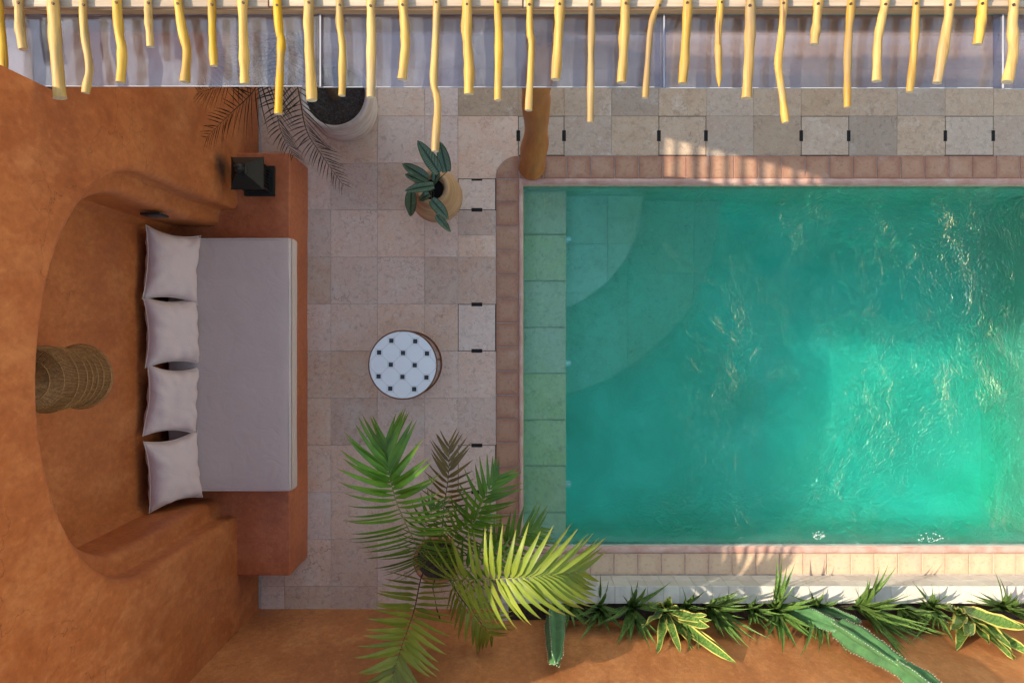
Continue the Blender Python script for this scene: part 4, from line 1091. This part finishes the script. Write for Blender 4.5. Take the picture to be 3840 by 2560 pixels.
for i, (pts, L, n_) in enumerate((
    ([crown, P3(1075, 120, 1.95), P3(1120, 345, 1.9), P3(1150, 490, 1.55), P3(1205, 580, 1.2), P3(1290, 700, 0.85)], 0.26, 34),
    ([crown, P3(1030, 180, 1.95), P3(955, 335, 1.85), P3(860, 430, 1.55), P3(770, 520, 1.30)], 0.30, 28),
    ([crown, P3(1060, 200, 1.9), P3(1035, 330, 1.75), P3(1050, 480, 1.4), P3(1105, 590, 1.05)], 0.24, 28),
    ([crown, P3(1000, 150, 1.95), P3(900, 260, 1.9), P3(800, 330, 1.65), P3(740, 345, 1.5)], 0.26, 24),
    ([crown, P3(1180, 60, 1.95), P3(1300, 130, 1.9), P3(1400, 240, 1.6), P3(1450, 300, 1.4)], 0.22, 22),
    ([crown, P3(1020, 0, 2.0), P3(900, -40, 2.0), P3(800, 20, 1.8)], 0.26, 22),
    ([crown, P3(1100, -40, 2.0), P3(1200, -120, 2.0), P3(1330, -120, 1.8)], 0.26, 22))):
    if i == 4: continue
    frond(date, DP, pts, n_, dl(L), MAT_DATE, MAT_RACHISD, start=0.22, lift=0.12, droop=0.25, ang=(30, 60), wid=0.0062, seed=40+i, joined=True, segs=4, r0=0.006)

# striped calathea in a clay pot
CP = Vector((-0.608, 1.170, 0))
cal = thing('striped_calathea', 'striped leaf calathea in a round bellied clay pot on the terrace', 'plant', CP)
lathe('clay_pot', [(0.001, 0), (0.11, 0.0), (0.155, 0.05), (0.195, 0.14), (0.208, 0.24), (0.200, 0.36), (0.172, 0.48), (0.138, 0.56), (0.124, 0.60), (0.126, 0.64), (0.119, 0.648), (0.100, 0.640), (0.085, 0.60), (0.082, 0.54), (0.001, 0.53)], MAT_POT2, cal, n=56, wob=0.012)
lathe('pot_soil', [(0.001, 0.55), (0.083, 0.545)], MAT_DARK, cal, n=20)
c0 = CP + Vector((0, 0, 0.55))
for i, (bx_, by_, bz, tx, ty, tz, wd) in enumerate(((1647, 648, 0.86, 1565, 527, 0.98, 26), (1675, 645, 0.84, 1649, 531, 0.90, 24), (1604, 672, 0.84, 1508, 614, 0.84, 22), (1588, 682, 0.78, 1518, 653, 0.74, 16), (1627, 696, 0.88, 1518, 716, 0.92, 19), (1543, 718, 0.80, 1541, 812, 0.60, 23), (1618, 748, 0.78, 1682, 822, 0.70, 22), (1636, 806, 0.66, 1690, 870, 0.55, 15), (1612, 728, 0.74, 1571, 752, 0.70, 15), (1636, 640, 0.76, 1632, 690, 0.72, 16))):
    a, b_ = at(bx_, by_, bz), at(tx, ty, tz)
    mid = a.lerp(b_, 0.5) + Vector((0, 0, 0.03))
    tube('leaf_stalk', [c0 + Vector((random.uniform(-.02, .02), random.uniform(-.02, .02), 0)), c0.lerp(a, 0.55)+Vector((0, 0, 0.06)), a], 0.003, MAT_RACHISD, cal, org=CP, n=5)
    leafmesh('leaf', bez(a, mid, b_, 12), wd/S(bz), UPZ, MAT_CAL, cal, CP, cols=6, cup=0.22, shape=lambda t: max(0.02, (math.sin(math.pi*min(1, t*0.9+0.1)**0.8))**0.62 if t < 0.99 else 0.02), ripple=0.004, seed=i)

# snake plants and cacti in the planter
def snake(label, bpx, bpy_, tips, L, wd, m, group, seed, curl=False):
    rg = random.Random(seed)
    B = at(bpx, bpy_, 0.27); B.y = max(min(B.y, PB-0.035), YS+0.035); B.z = 0.255
    t = thing('snake_plant', label, 'plant', B, group)
    tips = list(tips) + [(a[0]+rg.uniform(-45, 45), a[1]+rg.uniform(-30, 38)) + tuple(a[2:]) for a in tips if rg.random() < (0.7 if curl else 0.97)] + ([] if curl else [(a[0]+rg.uniform(-95, 95), a[1]+rg.uniform(-15, 60), rg.uniform(0.6, 0.95)) for a in tips + tips if rg.random() < 0.7])
    for i, tip in enumerate(tips):
        px, py = tip[0], tip[1]; Li = L*(tip[2] if len(tip) > 2 else 1.0)*rg.uniform(0.92, 1.06)
        best = None
        for q in range(0, 130):
            z = 0.20 + q*0.01
            T = at(px, py, z)
            if T.y < YS+0.012: continue
            if T.y > PF - 0.02 and z < 0.34 : continue
            e = abs((T-B).length - Li) + (0.25 if z < 0.30 else 0)
            if best is None or e < best[0]: best = (e, T)
        T = best[1]
        b_ = B + Vector((rg.uniform(-0.02, 0.02), rg.uniform(-0.015, 0.015), 0))
        d = T - b_
        mid = b_ + d*0.5 + Vector((d.x*-0.10, d.y*-0.12, abs(d.length)*0.14))
        if mid.y < YS+0.03: mid.y = YS+0.03
        path = bez(b_, mid, T, 11)
        if curl:
            sh = lambda x: max(0.03, (0.35+0.65*math.sin(math.pi*min(1, x*0.85+0.1)))*(1-x**6)**0.6) if x < 1 else 0.03
        else:
            sh = lambda x: max(0.02, (0.55+0.45*math.sin(math.pi*min(1, x+0.12)))*(1-x**2.2)**0.9) if x < 1 else 0.02
        upv = Vector((rg.uniform(-0.3, 0.3), 0.75, 0.65)).normalized()
        leafmesh('leaf', path, (1.2 if curl else 1.3)*wd*rg.uniform(0.75, 1.15), upv, m, t, B, cols=4, cup=0.55 if not curl else 0.25, shape=sh, ripple=0.0 if not curl else 0.012, seed=seed+i, twist=rg.uniform(-0.25, 0.25) if not curl else rg.uniform(-1.0, 1.0))
    return t
c5 = lambda *l: [(1900+0.421*a[0], 1900+0.421*a[1]) + tuple(a[2:]) for a in l]
c6 = lambda *l: [(2900+0.39966*a[0], 2050+0.39966*a[1]) + tuple(a[2:]) for a in l]
GN, GV = 'narrow green snake plants in the planter', 'yellow edged snake plants in the planter'
snake('small dark green snake plant just right of the short dark cactus', 2140, 2272, c5((560, 860, .5), (590, 960, .5), (530, 900, .5), (620, 900, .5), (610, 1080)), 0.42, 0.013, MAT_SNAKE, GN, 21)
snake('dark green snake plant in shade, left of the yellow edged ones', 2245, 2270, c5((910, 650), (640, 950), (750, 1020), (815, 1070), (980, 1010), (920, 850), (700, 900), (900, 960)), 0.44, 0.016, MAT_SNAKE, GN, 22)
snake('spreading green snake plant touching the leftmost yellow edged plant', 2367, 2266, c5((1030, 780, .7), (1110, 770, .7), (1250, 690), (1390, 830), (870, 1010), (1060, 1110), (1070, 1190), (1310, 1210), (1350, 1120), (1150, 1000)), 0.52, 0.018, MAT_SNAKE, GN, 23)
snake('yellow edged snake plant with broad curled leaves, the left one', 2489, 2279, c5((1205, 1060), (1340, 1300), (1550, 1300), (1450, 800, .6), (1780, 960), (1810, 1070), (1980, 1310), (1520, 880, .5), (1250, 850, .6)), 0.66, 0.034, MAT_SNAKEV, GV, 24, True)
snake('dense green snake plant right of the broad curled leaves', 2649, 2270, c5((2075, 740), (1900, 770), (2260, 1210), (2130, 1180), (1900, 1100), (2010, 1160), (2150, 780), (2120, 990), (2200, 900), (1960, 1000)), 0.55, 0.019, MAT_SNAKE, GN, 25)
snake('short green snake plant between the dense one and the tall one', 2805, 2279, c5((2310, 840), (2310, 990), (2250, 1050), (2230, 780), (2180, 950), (2390, 900)), 0.40, 0.017, MAT_SNAKE, GN, 26)
snake('tall pointed snake plant left of the big leaning cactus', 2900, 2284, c6((85, 75), (205, 345), (405, 475), (60, 420, .7), (365, 860), (150, 900), (50, 905), (330, 750), (-60, 480), (-30, 700)), 0.52, 0.020, MAT_SNAKE, GN, 27)
snake('spreading snake plant right of the big leaning cactus', 3215, 2274, c6((1080, 155), (970, 275), (1305, 440), (1310, 560), (1530, 785), (1450, 800), (1460, 895), (1270, 985), (1330, 900), (1100, 660), (1000, 860), (1040, 490), (880, 420, .7), (1190, 740)), 0.60, 0.021, MAT_SNAKE, GN, 28)
snake('green snake plant leaning against the right yellow edged plant', 3380, 2276, c6((1530, 600), (1400, 640), (1690, 720), (1440, 760), (1300, 780), (1250, 640)), 0.45, 0.018, MAT_SNAKE, GN, 31)
snake('yellow edged snake plant with very broad leaves near the right edge', 3590, 2280, c6((1695, 725), (1715, 960), (2025, 925), (1850, 840), (2230, 940), (2250, 1050), (2420, 1010), (2420, 760), (1560, 540, .6), (1700, 600, .6)), 0.72, 0.042, MAT_SNAKEV, GV, 29, True)
snake('small green snake plant at the right edge, nearest the ledge', 3757, 2266, c6((2115, 270), (2230, 400), (2300, 420), (2390, 500), (1930, 480), (2040, 490), (2380, 600), (2420, 640), (2380, 700)), 0.46, 0.018, MAT_SNAKE, GN, 30)

snake('narrow snake plant tuft just left of the right yellow edged plant', 3480, 2272, c6((1480, 330, .9), (1560, 450, .8), (1380, 470, .8), (1650, 560), (1500, 700), (1600, 800), (1380, 760), (1700, 820)), 0.48, 0.018, MAT_SNAKE, GN, 33)
snake('low snake plant tuft between the left yellow edged plant and the dense one', 2570, 2276, c5((1560, 700, .8), (1680, 760, .8), (1500, 960), (1640, 1080), (1740, 1150), (1600, 1180), (1790, 900)), 0.48, 0.017, MAT_SNAKE, GN, 34)
snake('low snake plant tuft under the joint of the big leaning cactus', 3050, 2268, c6((330, 420, .8), (480, 380, .8), (560, 470, .8), (250, 560, .8), (430, 900), (520, 960), (300, 880)), 0.46, 0.017, MAT_SNAKE, GN, 35)
def cactus(label, segs_, ribs, seed, rad0):
    B = Vector(segs_[0][0]); t = thing('column_cactus', label, 'cactus', B, 'column cacti in the planter')
    for si, (a, b_, r0, ph) in enumerate(segs_):
        a, b_ = Vector(a), Vector(b_); n = 26; L = (b_-a).length
        ax = (b_-a).normalized(); u = ax.cross(Vector((0, 1, 0))).normalized(); w_ = ax.cross(u)
        v, f = [], []; K = ribs*6
        tipv = []
        for i in range(n+1):
            q = i/n
            rr = r0*(0.72+0.28*math.sin(math.pi*min(1, q*1.2+0.1)))*(1 + 0.05*math.sin(q*17+seed))
            if q > 0.86: rr *= max(0.18, math.sqrt(max(0, 1-((q-0.86)/0.14)**2)))
            p = a + ax*(L*q)
            for k in range(K):
                an = 2*math.pi*k/K + ph
                c_ = abs(math.cos(ribs*0.5*(2*math.pi*k/K)))
                q_ = rr*(0.34 + 0.66*c_**2.2)*(1+0.03*math.sin(i*2.2+k))
                v.append(p + (u*math.cos(an) + w_*math.sin(an))*q_)
        for i in range(n):
            for k in range(K): f.append((i*K+k, i*K+(k+1) % K, (i+1)*K+(k+1) % K, (i+1)*K+k))
        f.append(tuple(n*K+k for k in range(K)))
        st = mesh('cactus_stem', v, f, MAT_CACTUS, t, org=B, smooth=True)
        bm = bmesh.new(); rg = random.Random(seed+si)
        for rb in range(ribs):
            k = int(round(rb*K/ribs))
            for i in range(1, n+1):
                p = v[i*K + k % K]; c_ = a + ax*(L*i/n); dn = (p-c_).normalized()
                for z in range(3):
                    dd = (dn + Vector((rg.uniform(-.7, .7), rg.uniform(-.7, .7), rg.uniform(-.7, .7)))).normalized()
                    qx = dd.cross(ax).normalized()*0.0011
                    e = p + dd*rg.uniform(0.008, 0.015)
                    bm.faces.new([bm.verts.new(p-dn*0.001+qx), bm.verts.new(p-dn*0.001-qx), bm.verts.new(e)])
                mm = Matrix.Translation(p)
                bmesh.ops.create_icosphere(bm, subdivisions=1, radius=0.0026, matrix=mm)
        o = bmobj('spines', bm, MAT_SPINE, st, org=B); tag(o, kind='stuff')
    return t
cactus('short dark green column cactus in shade beside the palm', [((0.345, -2.165, 0.24), (0.29, -2.135, 1.42), 0.085, 0.5)], 4, 3, 0.08)
j1 = at(3138, 2348, 0.78); j1.y = -2.135
cactus('big bright green column cactus leaning right along the garden wall', [((2.26, -2.165, 0.24), (2.44, -2.13, 0.80), 0.098, 0.4), ((2.43, -2.13, 0.76), (2.545, -2.125, 1.55), 0.095, 0.9), ((2.54, -2.125, 1.50), (2.60, -2.13, 2.15), 0.08, 0.6)], 4, 9, 0.09)
cactus('thin brown green cactus stub behind the big leaning cactus', [((2.50, -2.16, 0.24), (2.66, -2.14, 0.62), 0.045, 0.2)], 4, 13, 0.04)
